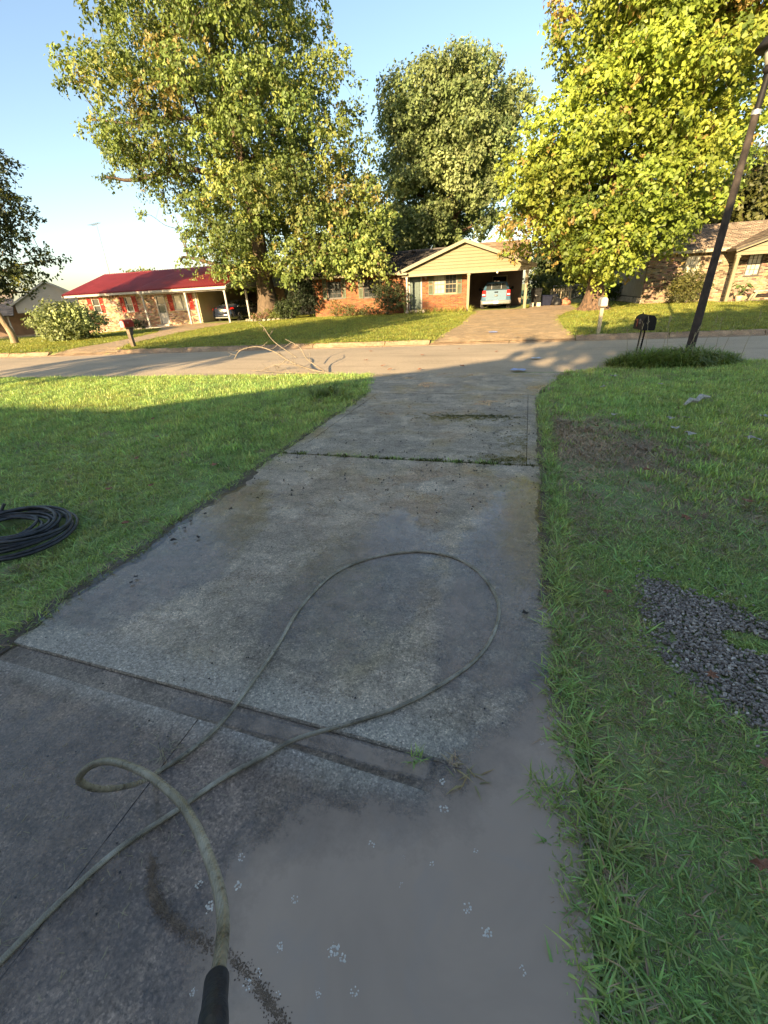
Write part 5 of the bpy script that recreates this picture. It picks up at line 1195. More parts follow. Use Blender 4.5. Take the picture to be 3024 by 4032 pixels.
tree('sweetgum_tree', 'towering broad-leaved tree beside the red-roofed house, hanging leaves over its carport', 'tree', (-17.3, 29.2), [(.2 + (u - .2) * .94, z) for u, z in P_LEFT], 250, 1.12, 5.6, 150000, .165, G1, [3, 3, 2, 1.6, .5], .62, 21, droop=.75, bark='bark', limbs=9, fork=.35, lean=.0, more=[(4.2, -5.2, 2.9, .6), (4.9, -5.4, 3.4, .8), (5.6, -5.6, 3.0, .7), (6.3, -5.6, 3.6, .75), (6.9, -5.4, 4.4, .8), (5.2, -5.0, 4.5, .9), (6.0, -5.2, 5.2, .9), (4.0, -4.8, 4.2, .9), (3.2, -4.6, 3.2, .7), (7.2, -5.0, 5.6, .8), (2.4, -4.4, 3.0, .6), (6.6, -5.8, 2.5, .4), (5.0, -5.8, 2.4, .4), (4.5, -4.6, 5.6, .9), (6.6, -4.8, 6.6, .8), (1.5, -4.2, 2.8, .6), (5.6, -5.0, 6.2, .8), (3.4, -5.0, 5.2, .8), (7.0, -5.6, 3.0, .5), (4.4, -5.8, 3.8, .6), (5.9, -6.0, 4.2, .6)], voids=[(.9, 10.6, .9, 1.5), (.6, 4.4, .9, 1.3), (-2.6, 8.2, 1.3, .8), (4.3, 5.0, .8, 1.1), (-1.5, 13.6, .6, 1.4), (3.2, 14.2, .6, 1.5)])
tree('maple_tree', 'tall pale green maple with upswept twigs behind the cream gabled house', 'tree', (-6.5, 43), [(u * .95, 3.9 + (z - 3.9) * .94) for u, z in P_CENTRE], 185, 1.05, 4.6, 112000, .20, [(.21, .265, .10), (.16, .215, .08), (.25, .295, .13), (.105, .16, .062)], [3, 3, 1.6, 1.5], .5, 31, droop=-.75, bark='bark_dark', limbs=9, fork=.22, voids=[(.4, 6.3, 1.6, 1.1), (-2.6, 7.6, .8, 1.0), (1.6, 9.6, .6, .9), (-1.2, 11.2, .5, .9)])
tree('yellowing_tree', 'yellow-green tree with flaking dark trunk beside the white mailbox', 'tree', (3.17, 26.1), [(.3 + (u - .3) * .95, z) for u, z in P_RIGHT], 195, .95, 4.4, 150000, .155, [(.225, .28, .04), (.175, .24, .036), (.275, .315, .055), (.12, .175, .034), (.32, .23, .07)], [3, 3, 1.8, 1.4, .55], .42, 41, droop=.35, bark='bark_dark', limbs=7, fork=.3, flare=1.9, voids=[(.1, 5.2, 1.0, 1.9), (-.9, 7.2, .7, .7), (1.9, 9.2, .9, .8), (-1.4, 10.6, .6, .9), (-2.2, 4.6, .8, .55)])
tree('pecan_tree', 'dark feathery tree with leaning trunk, cut by the picture edge before the grey house', 'tree', (-27.2, 18.4), P_EDGE, 75, .75, 2.6, 26000, .14, [(.045, .065, .028), (.06, .085, .03), (.035, .05, .024), (.16, .17, .03)], [3, 2.5, 2, .9], .17, 51, droop=.3, bark='bark_pale', limbs=5, fork=.3, lean=-.35, flare=1.3)
tree('oak_tree', 'dark oak behind the mottled tan brick house', 'tree', (19, 45), P_BR, 80, 1.5, 3.6, 24000, .26, [(.07, .08, .02), (.10, .105, .028), (.05, .06, .018)], [3, 2, 2], .4, 61, bark='bark_dark', limbs=5)
tree('elm_tree', 'round dark green tree over the chain link fence, between two houses', 'tree', (2.5, 44), P_MID, 70, 1.0, 2.4, 22000, .2, [(.04, .065, .02), (.06, .085, .025), (.13, .15, .035)], [3, 2, .8], .25, 71, bark='bark_dark', limbs=4)
tree('hackberry_tree', 'pale green tree mass rising behind the cream gabled house\'s dark roof', 'tree', (-14, 47), P_BACK, 80, 1.3, 3.0, 22000, .26, [(.13, .15, .05), (.17, .19, .07), (.09, .115, .04)], [3, 2, 2], .35, 81, limbs=5)
tree('willow_tree', 'small dome-topped tree showing above the red roof\'s ridge', 'tree', (-56.5, 60), [(-2.4, 2), (-2.6, 4.6), (-1.6, 5.9), (0, 6.3), (1.6, 5.9), (2.5, 4.6), (2.2, 2)], 40, .9, 1.8, 9000, .3, [(.19, .21, .05), (.15, .17, .045)], [2, 1], .2, 91, limbs=4)
tree('elm_tree', 'dark green tree deep behind the yellowing tree and the brick house\'s side', 'tree', (7.2, 47), [(-4.2, .6), (-4.6, 5), (-3, 7.6), (0, 8.6), (3, 7.8), (4.4, 5), (4, .6)], 80, 1.5, 3, 20000, .26, [(.035, .055, .018), (.055, .075, .022), (.10, .12, .03)], [3, 2, .6], .3, 95, bark='bark_dark', limbs=5)
hz = [(-74, 84, 2.2), (-70, 88, 1.6), (-66.5, 86, 2.5), (-63, 90, 1.9)]
for i, (x, y, hh) in enumerate(hz):
    tree('distant_tree', 'small distant tree on the skyline, between the grey house\'s gable and the red roof', 'tree', (x, y), [(-1.9, 1.2), (-1.8, hh + .6), (-.4, hh + 1.5), (.8, hh + 1.1), (1.9, hh + .2), (1.7, 1.2)], 16, .8, 1.2, 2500, .3, [(.13, .15, .055), (.09, .115, .04)], [1, 1], .15, 120 + i, group='distant skyline trees', limbs=2)
# trees behind the photographer whose shade falls over the street and lawns
tree('shade_tree', 'broad tree behind the viewer shading the street\'s far stretch and right-hand lawn', 'tree', (4.0, -13), [(-6.6, 5.6), (-7.8, 6.8), (-7.2, 7.8), (-6.0, 8.7), (-2, 10.0), (2, 11.5), (7, 12.5), (11, 11), (13, 8), (11, 5), (3, 4.4)], 190, 1.6, 3.8, 70000, .46, G1, [1, 1, 1, 1, .2], .4, 131, face=False)
tree('shade_tree', 'smaller tree behind the viewer throwing the streaked shade on the street before the red roof', 'tree', (-16.0, -9), [(-3.2, 5.6), (-3.4, 7.6), (-2.0, 10), (.4, 12), (2.5, 11.5), (4.2, 9.2), (3.4, 6.6), (0, 5.2)], 46, 1.15, 2.6, 11000, .26, G1, [1, 1, 1, 1, .2], .3, 141, face=False)
tree('shade_tree', 'broad tree beyond the picture edge shading the grey sided house', 'tree', (-50, 15), [(-5, 4), (-6, 7), (-3, 11), (1, 12.5), (5, 11), (7, 7), (5, 4)], 60, 1.6, 3.4, 18000, .3, G1, [1, 1, 1, 1, .2], .35, 151, face=False)

# ------------------------------------------------------------------ shrubs and plants
def shrub(name, label, cat, x, y, rx, ry, h, n, size, pal, seed, group=None, droop=.0, nb=34, mat='leaf', bot=.05, stems=7):
    poly = [(rx * math.cos(a) * (1 + .12 * math.sin(3 * a + seed)), bot * h + (h * (1 - bot)) * (.5 + .5 * math.sin(a))) for a in np.linspace(0, 2 * math.pi, 16)[:-1]]
    z = t1(x, y); t = empty(name, (x, y, z), 0, label, cat, group)
    C, rad = blobs_in(poly, nb, max(.14, h * .17), ry, seed); V, Fc, col = leaf_cloud(C, rad, n, size, pal, [1] * len(pal), droop, seed + 1, .35, 6)
    V[:, 2] = np.maximum(V[:, 2], .01); link('foliage', np_mesh('foliage', V, Fc, MAT[mat], col), t)
    b = MB(); r = random.Random(seed)
    for k in range(stems):
        c = C[r.randrange(len(C))]; b.tube(smooth_path([(r.uniform(-.08, .08), r.uniform(-.08, .08), -.05), (c[0] * .4, c[1] * .4, c[2] * .5), tuple(c)], 3), [.022, .02, .018, .016, .014, .01, .006], 5)
    b.build('stems', MAT['bark'], t); return t
shrub('bush', 'large loose green bush beside the driveway of the red-roofed house', 'bush', -22.3, 18.0, 1.55, 1.2, 1.6, 9000, .11, [(.22, .27, .11), (.28, .33, .13), (.14, .18, .075)], 3, nb=60)
shrub('evergreen_shrub', 'tall near-black evergreen shrub between the big tree and the orange brick house', 'shrub', -14.2, 29.4, 1.0, 1.0, 3.3, 9000, .09, [(.016, .026, .012), (.022, .034, .015)], 5, nb=50, mat='leaf_dull')
shrub('evergreen_shrub', 'low dark shrub between the flower bed and the orange brick wall', 'shrub', -15.0, 27.8, .7, .6, 1.1, 2600, .08, [(.03, .045, .018), (.05, .07, .025)], 6, nb=20, mat='leaf_dull')
shrub('shrub', 'dark twiggy shrub by the dark green front door', 'shrub', -8.35, 28.3, .75, .55, 1.75, 4200, .07, [(.035, .05, .02), (.055, .07, .028)], 7, nb=30, mat='leaf_dull')
shrub('shrub', 'rounded sunlit shrub below the first window of the mottled tan brick house', 'shrub', 7.9, 28.75, .85, .55, 1.5, 4600, .07, [(.13, .14, .04), (.09, .10, .03), (.17, .165, .05)], 8, nb=34)
shrub('shrub', 'low shrub in the stone planter of the red-roofed house', 'shrub', -26.9, 26.9, .42, .25, .65, 1400, .06, [(.045, .065, .025), (.065, .085, .03)], 9, nb=12, mat='leaf_dull')
shrub('shrub', 'small shrub beside the chain link fence and the dark wheelie bin', 'shrub', 1.6, 36.6, .7, .5, 1.5, 2600, .09, [(.13, .155, .04), (.10, .13, .03)], 10, nb=20)
shrub('shrub', 'tangled shrub by the chain link fence\'s far end', 'shrub', 4.6, 35.2, 1.1, .6, 1.1, 3200, .09, [(.12, .15, .035), (.08, .11, .03)], 12, nb=24)
shrub('flower_shrub', 'yellowish leggy plant under the first dark window of the orange brick house', 'plant', -11.8, 28.1, .3, .25, .9, 900, .06, [(.20, .19, .05), (.14, .15, .04)], 13, nb=10)
shrub('flower_shrub', 'bushy dull plant against the orange brick wall, between its two dark windows', 'plant', -10.9, 28.3, .5, .3, .6, 1100, .06, [(.11, .12, .04), (.15, .14, .05)], 14, nb=12)
shrub('flower_shrub', 'low plant against the orange brick wall, below the dark-shuttered second window', 'plant', -9.7, 28.4, .5, .3, .5, 1000, .06, [(.09, .11, .035), (.06, .08, .03)], 15, nb=12)
shrub('flower_shrub', 'pinkish dry plant on the stone-edged bed at the big tree\'s foot', 'plant', -16.5, 28.2, .45, .35, .62, 900, .06, [(.26, .15, .09), (.13, .14, .04)], 16, nb=10)
shrub('flower_shrub', 'green strappy clump in the middle of the big tree\'s flower bed', 'plant', -15.9, 27.9, .35, .3, .5, 800, .07, [(.12, .16, .04), (.16, .18, .05)], 17, nb=9)
shrub('flower_shrub', 'reddish low plant at the street side of the big tree\'s flower bed', 'plant', -17.2, 27.6, .45, .3, .4, 800, .06, [(.28, .16, .11), (.15, .15, .05)], 18, nb=9)
def blade_plant(name, label, cat, x, y, n, h, wid, seed, group=None, mat=None):
    V, Fc, Cc = blades(n, .14, h * .6, h, wid, .05, .75, seed, 4, .9); t = empty(name, (x, y, t1(x, y)), 0, label, cat, group)
    link('leaves', np_mesh('leaves', V, Fc, MAT['grass_far'], Cc), t); return t
for k in range(13):
    x = -6.9 + k * .30; y = 28.45 + .07 * (x + 4) + rnd.uniform(-.1, .1)
    blade_plant('iris_plant', 'strap-leaved iris in the row along the cream gabled house\'s lawn edge', 'plant', x, y, 22, rnd.uniform(.42, .6), .018, 700 + k, 'row of irises before the orange brick house')
def big_leaf_plant(name, label, x, y, z, h, seed, pot=False):
    r = random.Random(seed); t = empty(name, (x, y, z), 0, label, 'plant')
    for k in range(11):
        a = r.uniform(0, 6.28); ht = h * r.uniform(.45, .95); q = r.uniform(.12, .38); tip = (q * math.cos(a), q * math.sin(a), ht)
        s = MB().tube(smooth_path([(0, 0, 0), (tip[0] * .4, tip[1] * .4, ht * .6), tip], 3), .01, 5).build('stem', MAT['stem_green'], t)
        L = r.uniform(.22, .34); W = L * .33; d = Vector((math.cos(a), math.sin(a), -.55)).normalized(); sdv = Vector((-math.sin(a), math.cos(a), 0)); P0 = Vector(tip); up = d.cross(sdv)
        if up.z < 0: up = -up
        V = [P0]; 
        for t_ in (.2, .45, .7, .9): w_ = W * math.sin(math.pi * min(1, t_ * .9 + .08)) ; c = P0 + d * L * t_; V += [c + sdv * w_ + up * .03, c - up * .01, c - sdv * w_ + up * .03]
        V.append(P0 + d * L); F = [(0, 1, 2), (0, 2, 3)]
        for i in range(3): o = 1 + 3 * i; F += [(o, o + 3, o + 4, o + 1), (o + 1, o + 4, o + 5, o + 2)]
        F += [(10, 13, 11), (11, 13, 12)]; MB().add([tuple(v) for v in V], F).build('leaf', MAT['big_leaf'], s)
    if pot: MB().lathe([(.12, -.02), (.17, .26), (.15, .27), (.14, .2), (.02, .2)], (0, 0, 0), 12).build('pot', MAT['pale_wood'], t)
MAT['big_leaf'] = plain('large_green_leaf', (.075, .12, .035), .45, var=.3, scale=5)
MAT['stem_green'] = plain('green_stem', (.11, .14, .05), .6, var=.2)
big_leaf_plant('leafy_plant', 'large-leaved tropical plant before the dark green front door', -7.35, 28.55, .22, 1.35, 5)
x, y = local((6, 29.7), 2, 4.25, -1.15); big_leaf_plant('leafy_plant', 'dark large-leaved plant beside the cream porch post of the tan brick house', x, y, .26, .95, 6, True)
# bed edging stones round the big tree
for k in range(15):
    a = -2.9 + k * .19; x = -17.0 + 2.0 * math.cos(a + .55) ; y = 28.6 + 1.25 * math.sin(a + .2)
    s = rnd.uniform(.1, .15); b = MB().lathe([(s * .5, -.05), (s, .02), (s * .95, .08), (s * .5, .13)], (0, 0, 0), 7, smooth=False)
    o = b.build('edging_stone', MAT['stone_wall'], None, (x, y, t1(x, y)), rnd.uniform(0, 3)); setp(o, 'rough stone edging the flower bed at the big tree\'s foot', 'stone', 'stones edging the flower bed')

# ------------------------------------------------------------------ mailboxes, pole, antenna
def dome(w_, z0, h, y0, y1, n=9, inset=0):
    r = w_ / 2; pts = [(-r, z0)] + [(-r * math.cos(math.pi * k / n), z0 + h - r + r * math.sin(math.pi * k / n)) for k in range(n + 1)] + [(r, z0)]
    return [[(x, y, z) for x, z in pts] for y in (y0, y1)]
def ngon(x, pts, t): return [(x, a, b) for a, b in pts]
m = empty('mailbox', (2.48, 11.5, 0), R(8), 'black domed mailbox on twin black posts in the tall grass', 'mailbox', tilt=(0, R(1.5)))
for x in (-.035, .035): MB().box(x - .014, x + .014, -.014, .014, -.1, .6).build('post', MAT['black_metal'], m)
b = MB(); [b.box(-.021, .021, -.008, .008, z, z + .012) for z in (.2, .235, .32, .36, .41)]; b.build('cross_bar', MAT['galv'], m)
MB().box(-.12, .12, -.26, .26, .6, .612).build('base_plate', MAT['black_metal'], m)
bx = MB().loft(dome(.255, .612, .29, -.25, .25)).build('box', MAT['black_metal'], m)
MB().loft(dome(.263, .609, .295, .25, .265)).build('door', MAT['black_metal'], m); MB().loft(dome(.261, .610, .294, -.262, -.25)).build('back_rim', MAT['black_metal'], m)
b = MB(); b.box(-.145, -.13, .04, .07, .655, .80); b.box(-.143, -.132, .04, .16, .775, .81); b.build('flag', MAT['flag_red'], m)
MB().lathe([(.012, 0), (.016, .012), (.006, .03)], (0, .22, .902), 8).build('finial', MAT['black_metal'], m)
MAT['emblem'] = plain('pale_flower_emblem', (.24, .21, .17), .6, var=.35, scale=30)
em = MB()
for k in range(8):
    a = 2 * math.pi * k / 8; q = .036; c = (q * math.cos(a) * 1.4, q * math.sin(a)); ln = .02
    em.prism([(-.1312, -.06 + c[0] + ln * math.cos(a + s) * f, .765 + c[1] + ln * math.sin(a + s) * f) for s, f in ((0, 1.2), (1.6, .6), (3.14, 1), (4.7, .6))], (.006, 0, 0))
em.build('emblem', MAT['emblem'], m)

m = empty('mailbox', (2.2, 15.95, t1(2.2, 15.95)), R(3), 'white domed mailbox on a pale greenish wooden post by the far kerb', 'mailbox', tilt=(0, R(-.5)))
MB().box(-.05, .05, -.05, .05, -.1, .78, .006).build('post', MAT['pale_wood'], m); MB().box(-.09, .09, -.22, .24, .78, .8).build('base_plate', MAT['pale_wood'], m)
MB().loft(dome(.17, .8, .23, -.2, .26)).build('box', MAT['white'], m); MB().loft(dome(.185, .795, .24, -.225, -.2)).build('door', MAT['white'], m); MB().box(-.02, .02, -.245, -.225, .97, .985).build('handle', MAT['galv'], m)

m = empty('mailbox', (-15.0, 14.55, t1(-15, 14.9)), R(6), 'dark red mailbox with a white front, on a thick wooden post', 'mailbox', tilt=(0, R(-1)))
MB().box(-.07, .07, -.06, .08, -.1, .72, .008).build('post', MAT['wood'], m); MB().beam((0, .1, .45), (0, .24, .72), .07, .07).build('brace', MAT['wood'], m)
MB().box(-.11, .11, -.24, .28, .72, .745).build('base_plate', MAT['wood'], m)
MB().loft(dome(.21, .745, .27, -.24, .27)).build('box', MAT['red_paint'], m); d = MB().loft(dome(.23, .74, .282, -.265, -.24)).build('door', MAT['red_paint'], m)
lb = MB().loft(dome(.165, .75, .235, -.272, -.266)).build('label_plate', MAT['white'], d)
MAT['ink'] = plain('dark_print', (.10, .09, .09), .7); MAT['ink_red'] = plain('red_print', (.5, .12, .10), .7)
b = MB(); b.box(-.03, .035, -.2745, -.2725, .90, .915); b.box(-.005, .03, -.2745, -.2725, .918, .935); b.build('print', MAT['ink'], d)
MB().prism([(.035 * math.cos(a), -.2735, .845 + .022 * math.sin(a)) for a in np.linspace(0, 6.283, 11)[:-1]], (0, .001, 0)).build('print', MAT['ink_red'], d)
b = MB(); b.box(.106, .109, -.06, -.045, .87, .92); b.box(.106, .109, -.035, -.02, .87, .92); b.build('number', MAT['white'], m); b = MB(); b.box(.106, .118, .05, .075, .86, .95); b.box(.106, .116, .05, .16, .93, .955); b.build('flag', MAT['red_paint'], m)

p = empty('lamp_post', (3.64, 12.0, 0), 0, 'tall dark wooden lamp post leaning over the tall roadside grass', 'lamp post')
lx, ly = .07, .03
MB().tube([(0, 0, -.2), (lx * .2, ly * .2, .9), (lx * .5, ly * .5, 2.2), (lx, ly, 4.2)], [.092, .084, .072, .06], 14).build('pole', MAT['pole_wood'], p)
MB().tube([(lx, ly, 4.2), (lx + .005, ly, 4.27)], .075, 14).build('collar', MAT['galv'], p)
MB().tube([(lx + .005, ly, 4.27), (lx + .03, ly, 4.75)], .055, 12).build('stem', MAT['black_metal'], p)
MB().lathe([(.04, 4.75), (.10, 4.8), (.10, 4.86), (.06, 4.88)], (lx + .03, ly, 0), 14).build('socket', MAT['black_metal'], p)
MB().lathe([(.09, 4.88), (.14, 5.06), (.13, 5.1), (.05, 5.12)], (lx + .03, ly, 0), 14).build('lamp_glass', MAT['glass_blind'], p)
MB().lathe([(.29, 5.1), (.30, 5.13), (.2, 5.26), (.06, 5.36), (.03, 5.42)], (lx + .03, ly, 0), 18).build('lamp_shade', MAT['black_metal'], p)
# dry seed stalks in the rank grass
for k in range(11):
    x = 2.1 + .2 * k + rnd.uniform(-.1, .1); y = 10.5 + .2 * (x - 2.95) + rnd.uniform(-.25, .3); t = empty('seed_stalk', (x, y, 0), 0, 'thin dry seed stalk rising from the tall grass round the lamp post', 'weed', 'dry stalks round the lamp post')
    h_ = rnd.uniform(.5, .95); a = rnd.uniform(-.3, .3); q = MB().tube(smooth_path([(0, 0, 0), (a * .2, .02, h_ * .5), (a * .55, .03, h_)], 3), [.005, .005, .005, .004, .004, .003, .002], 4); q.build('stalk', MAT['straw'], t)
    b = MB(); [b.beam((a * .5, .03, h_ * .86 + i * .02), (a * .5 + rnd.uniform(-.04, .04), .03 + rnd.uniform(-.03, .03), h_ * .9 + i * .03), .006, .006) for i in range(5)]; b.build('seed_head', MAT['straw'], t)
MAT['mast'] = plain('dull_mast_metal', (.13, .13, .13), .7)
a = empty('antenna', (-35.2, 33.8, 0), 0, 'thin aerial mast standing behind the red roof', 'antenna')
MB().tube([(0, 0, 0), (.12, 0, 4), (.3, 0, 7.7)], [.024, .02, .013], 6).build('mast', MAT['mast'], a)
b = MB(); b.tube([(-.35, 0, 7.65), (.6, .1, 7.75)], .014, 5)
for k in range(6): b.tube([(-.3 + .17 * k, -.35 + .03 * k, 7.65 + .02 * k), (-.3 + .17 * k, .35 - .03 * k, 7.67 + .02 * k)], .01, 4)
b.build('aerial', MAT['mast'], a)

# ------------------------------------------------------------------ beside the carport
def wheelie(x, y, z, yaw):
    t = empty('wheelie_bin', (x, y, z), R(yaw), 'dark wheelie bin standing beside the cream carport', 'bin')
    MB().loft([rsec(-.0, .01, 0, .02, .004)] * 0 + [[(sx * w_, sy * d_, zz) for sx, sy in ((-1, -1), (1, -1), (1, 1), (-1, 1))] for w_, d_, zz in ((.22, .24, .06), (.235, .26, .3), (.29, .33, 1.0))]).build('body', MAT['bin'], t)
    MB().box(-.32, .32, -.36, .36, 1.0, 1.06, .02).build('lid', MAT['bin'], t); MB().box(-.25, .25, -.37, -.34, .86, .9).build('lip', MAT['bin'], t)
    MB().tube([(-.26, .4, .96), (.26, .4, .96)], .02, 6).build('handle', MAT['bin'], t)
    MB().box(-.07, .07, -.322, -.29, .62, .68).build('label_plate', MAT['galv'], t); MB().box(-.09, .09, -.302, -.25, .36, .52).build('recess', MAT['dark'], t)
    for s in (-1, 1): MB().lathe([(.1, -.03), (.12, 0), (.1, .03)], (s * .27, .26, .12), 12, 'x').build('wheel', MAT['tyre'], t)
wheelie(.42, 32.1, .24, 8)
for k, x in enumerate((.2, .62)):  # pale blocks standing in for dappled sunlight at the bin's foot
    o = MB().box(x - .12, x + .12, 31.45, 31.65, .2, .5, .01).build('concrete_block', MAT['slab_pale']); setp(o, ['pale concrete block before the wheelie bin, on the carport side', 'pale concrete block before the wheelie bin, on the dark tote\'s side'][k], 'block')
t = empty('storage_tote', (1.05, 32.3, .24), R(14), 'dark navy storage tote among the rubbish bags', 'tote', tilt=(R(4), R(3)))
MB().loft([[(sx * w_, sy * d_, zz) for sx, sy in ((-1, -1), (1, -1), (1, 1), (-1, 1))] for w_, d_, zz in ((.24, .2, .0), (.3, .25, .58))]).build('body', MAT['navy_plastic'], t); MB().box(-.32, .32, -.27, .27, .58, .63, .015).build('rim', MAT['navy_plastic'], t)
def bag(name, label, x, y, r, h, mat, seed, group=None):
    q = np.random.default_rng(seed); secs = []
    for i, (f, zz) in enumerate(((.75, 0), (1, .18), (1, .45), (.75, .72), (.25, .88), (.3, 1.0))): secs.append([(r * f * (1 + q.uniform(-.16, .16)) * math.cos(2 * math.pi * k / 12), r * f * (1 + q.uniform(-.16, .16)) * math.sin(2 * math.pi * k / 12), h * zz) for k in range(12)])
    o = MB().loft(secs, True, False).build(name, MAT[mat], None, (x, y, t1(x, y))); setp(o, label, 'bag', group)
bag('rubbish_bag', 'taller black rubbish bag leaning on the navy tote', 1.55, 32.6, .32, .8, 'bag', 1); bag('rubbish_bag', 'squat black rubbish bag in front of the orange bundle', 1.75, 32.15, .3, .5, 'bag', 2)
bag('cloth_bundle', 'orange and white cloth bundle at the end of the rubbish heap', 2.25, 32.4, .3, .42, 'orange_bag', 3)
b = empty('bicycle_frame_pile', (0, 0, 0)); bpy.data.objects.remove(b)
# fences behind
f = empty('chain_link_fence', (3.2, 36.4, 0), R(4), 'silver chain link fence behind the yellowing tree', 'fence')
for k in range(5): MB().tube([(-1.6 + k * 1.15, 0, .1), (-1.6 + k * 1.15, 0, 1.38)], .032, 8).build('post', MAT['galv'], f)
MB().tube([(-1.6, 0, 1.34), (3.0, 0, 1.34)], .024, 6).build('rail', MAT['galv'], f)
b = MB()
for k in range(64):
    x = -1.6 + k * .075; b.beam((x, .01, .2), (min(3.0, x + 1.12), .01, .2 + min(1.12, 3.0 - x)), .006, .006); b.beam((x, -.01, .2 + min(1.12, x + 1.6)), (max(-1.6, x - 0) + 0, -.01, .2 + min(1.12, x + 1.6) - .001), .006, .006) if False else None
    x2 = -1.6 + k * .075; e_ = min(1.12, x2 + 1.6); b.beam((x2, -.012, .2), (x2 - e_, -.012, .2 + e_), .006, .006)
setp(b.build('wire_mesh', MAT['galv'], f), kind='stuff')
f = empty('slat_fence', (1.5, 35.2, 0), R(16), 'pale upright-slatted fence behind the rubbish bags', 'fence')
for k in range(9): MB().box(k * .17 - .1, k * .17 - .02, -.02, .02, .2, 1.18 + rnd.uniform(-.03, .03), .005).build('slat', MAT['pale_wood'], f)
b = MB(); b.box(-.15, 1.4, .02, .06, .45, .53); b.box(-.15, 1.4, .02, .06, 1.0, 1.08); b.build('rail', MAT['pale_wood'], f)

# ------------------------------------------------------------------ fallen branch at the lawn edge
def fallen_branch():
    t = empty('fallen_branch', (-5.0, 9.5, 0), 0, 'grey fallen branch sprawled on the lawn edge by the street', 'branch')
    r = random.Random(4); L = MB(); W_ = MB()
    stems = [[(1.0, -.25, .04), (.3, -.05, .12), (-.4, .15, .35), (-.9, .35, .6), (-1.5, .45, .78), (-2.1, .5, .66), (-2.35, .5, .38)],
             [(.7, -.1, .08), (.1, .2, .4), (-.15, .35, .75), (-.6, .45, 1.0)], [(1.25, -.3, .04), (.2, -.3, .06), (-.8, -.2, .08), (-1.6, -.1, .12)],
             [(.4, .0, .1), (-.3, -.1, .3), (-.8, -.05, .25), (-1.2, -.1, .07)], [(-.2, .2, .45), (-.9, .35, .95), (-1.15, .4, 1.35), (-1.3, .4, 1.55)], [(-.5, .2, .4), (-.75, .2, .2), (-.85, .2, .04)]]
    for i, s in enumerate(stems):
        p = smooth_path(s, 5); r0 = (.030, .023, .023, .018, .016, .014)[i]; (L if i else W_).tube(p, list(np.linspace(r0, r0 * .35, len(p))), 6)
        for q in p[4::3]:
            d = Vector((r.uniform(-1, .3), r.uniform(-.5, .5), r.uniform(-.5, .9))).normalized(); ln = r.uniform(.12, .42); e = Vector(q) + d * ln; e.z = max(.02, e.z)
            m_ = Vector(q).lerp(e, .5) + Vector((0, 0, r.uniform(-.05, .05))); L.tube([q, m_, e], [.009, .007, .003], 4)
            if r.random() < .7: L.tube([m_, m_ + Vector((r.uniform(-.15, .1), r.uniform(-.1, .1), r.uniform(-.12, .15)))], [.006, .002], 4)
    t.scale = (.9, .9, .72); W_.build('limb', MAT['twig'], t); L.build('twigs', MAT['twig'], t)
fallen_branch()

# ------------------------------------------------------------------ hoses
def washing_hose():
    t = empty('pressure_washer_hose', (0, 0, 0), 0, 'muddy olive pressure hose looping over the wet driveway from a black sleeve', 'hose')
    up = [(-.237, .069, .974), (-.284, .113, .911), (-.333, .175, .854), (-.376, .217, .828), (-.443, .265, .794), (-.522, .314, .758), (-.616, .359, .722), (-.773, .409, .661), (-.916, .43, .612), (-.991, .42, .577), (-1.03, .403, .536)]
    mid = [(-1.042, .408, .495), (-1.052, .428, .435), (-1.075, .474, .345), (-1.135, .553, .205), (-1.19, .63, .085)]
    far = [(-1.21, .69), (-1.16, .77), (-1.105, .91), (-1.09, 1.11), (-1.09, 1.41), (-1.11, 1.71), (-1.05, 2.06), (-.87, 2.29), (-.58, 2.44), (-.32, 2.42), (-.13, 2.27), (-.01, 2.02), (-.01, 1.79), (-.08, 1.57), (-.23, 1.36), (-.4, 1.19), (-.57, 1.07), (-.75, .95), (-.85, .84), (-.95, .73), (-1.04, .59), (-1.15, .43), (-1.21, .27), (-1.25, .12), (-1.3, -.06), (-1.4, -.4), (-1.6, -.9), (-1.8, -1.6)]
    path = up[1:] + mid + [(x, y, .031) for x, y in far]
    P = smooth_path(path, 8); MB().tube(P, .0094, 14).build('hose', MAT['hose_olive'], t)
    d = Vector(up[0]) - Vector(up[2]); d.normalize(); a = Vector(up[1])
    pr = [(0, .0128), (.003, .0150), (.045, .0146), (.052, .0158), (.07, .017), (.1, .0160), (.13, .0178), (.17, .016), (.3, .016), (.5, .017)]
    MB().tube([a - d * .02 + d * s for s, _ in pr], [r for _, r in pr], 16).build('sleeve', MAT['sleeve'], t)
washing_hose()
def coiled_hose():
    t = empty('coiled_hose', (-3.84, 1.98, .012), 0, 'black rubber hose coiled in a heap on the lawn', 'hose'); r = random.Random(12); P = []
    turns = 9; z = .02
    loops = [(.0, .0, .43, .34, .03), (.02, -.02, .40, .30, .04), (-.03, .01, .42, .33, .05), (-.06, -.03, .35, .26, .07), (.0, .02, .37, .28, .085), (-.03, .0, .30, .22, .10), (.03, .01, .33, .25, .115), (-.09, .02, .2, .15, .13), (.05, .0, .24, .18, .14), (-.02, .02, .15, .11, .13), (.08, .0, .36, .28, .16), (-.02, .015, .30, .23, .17)]
    n = 28
    for i, (cx, cy, rx, ry, zz) in enumerate(loops):
        nx = loops[min(i + 1, len(loops) - 1)]
        for k in range(n):
            f = k / n; f2 = f * f * (3 - 2 * f); l = [(loops[i][j] * (1 - f2) + nx[j] * f2) * (1.2 if j < 4 else 1) for j in range(5)]; a = -2 * math.pi * f + 2.4
            P.append((l[0] + l[2] * math.cos(a), l[1] + l[3] * math.sin(a), .012 + l[4] * .55 + .012 * math.sin(2 * a + i)))
    P += [(P[-1][0] + .02, P[-1][1] + .05, .17)]
    MB().tube(P, .0125, 10).build('hose', MAT['hose_black'], t)
coiled_hose()

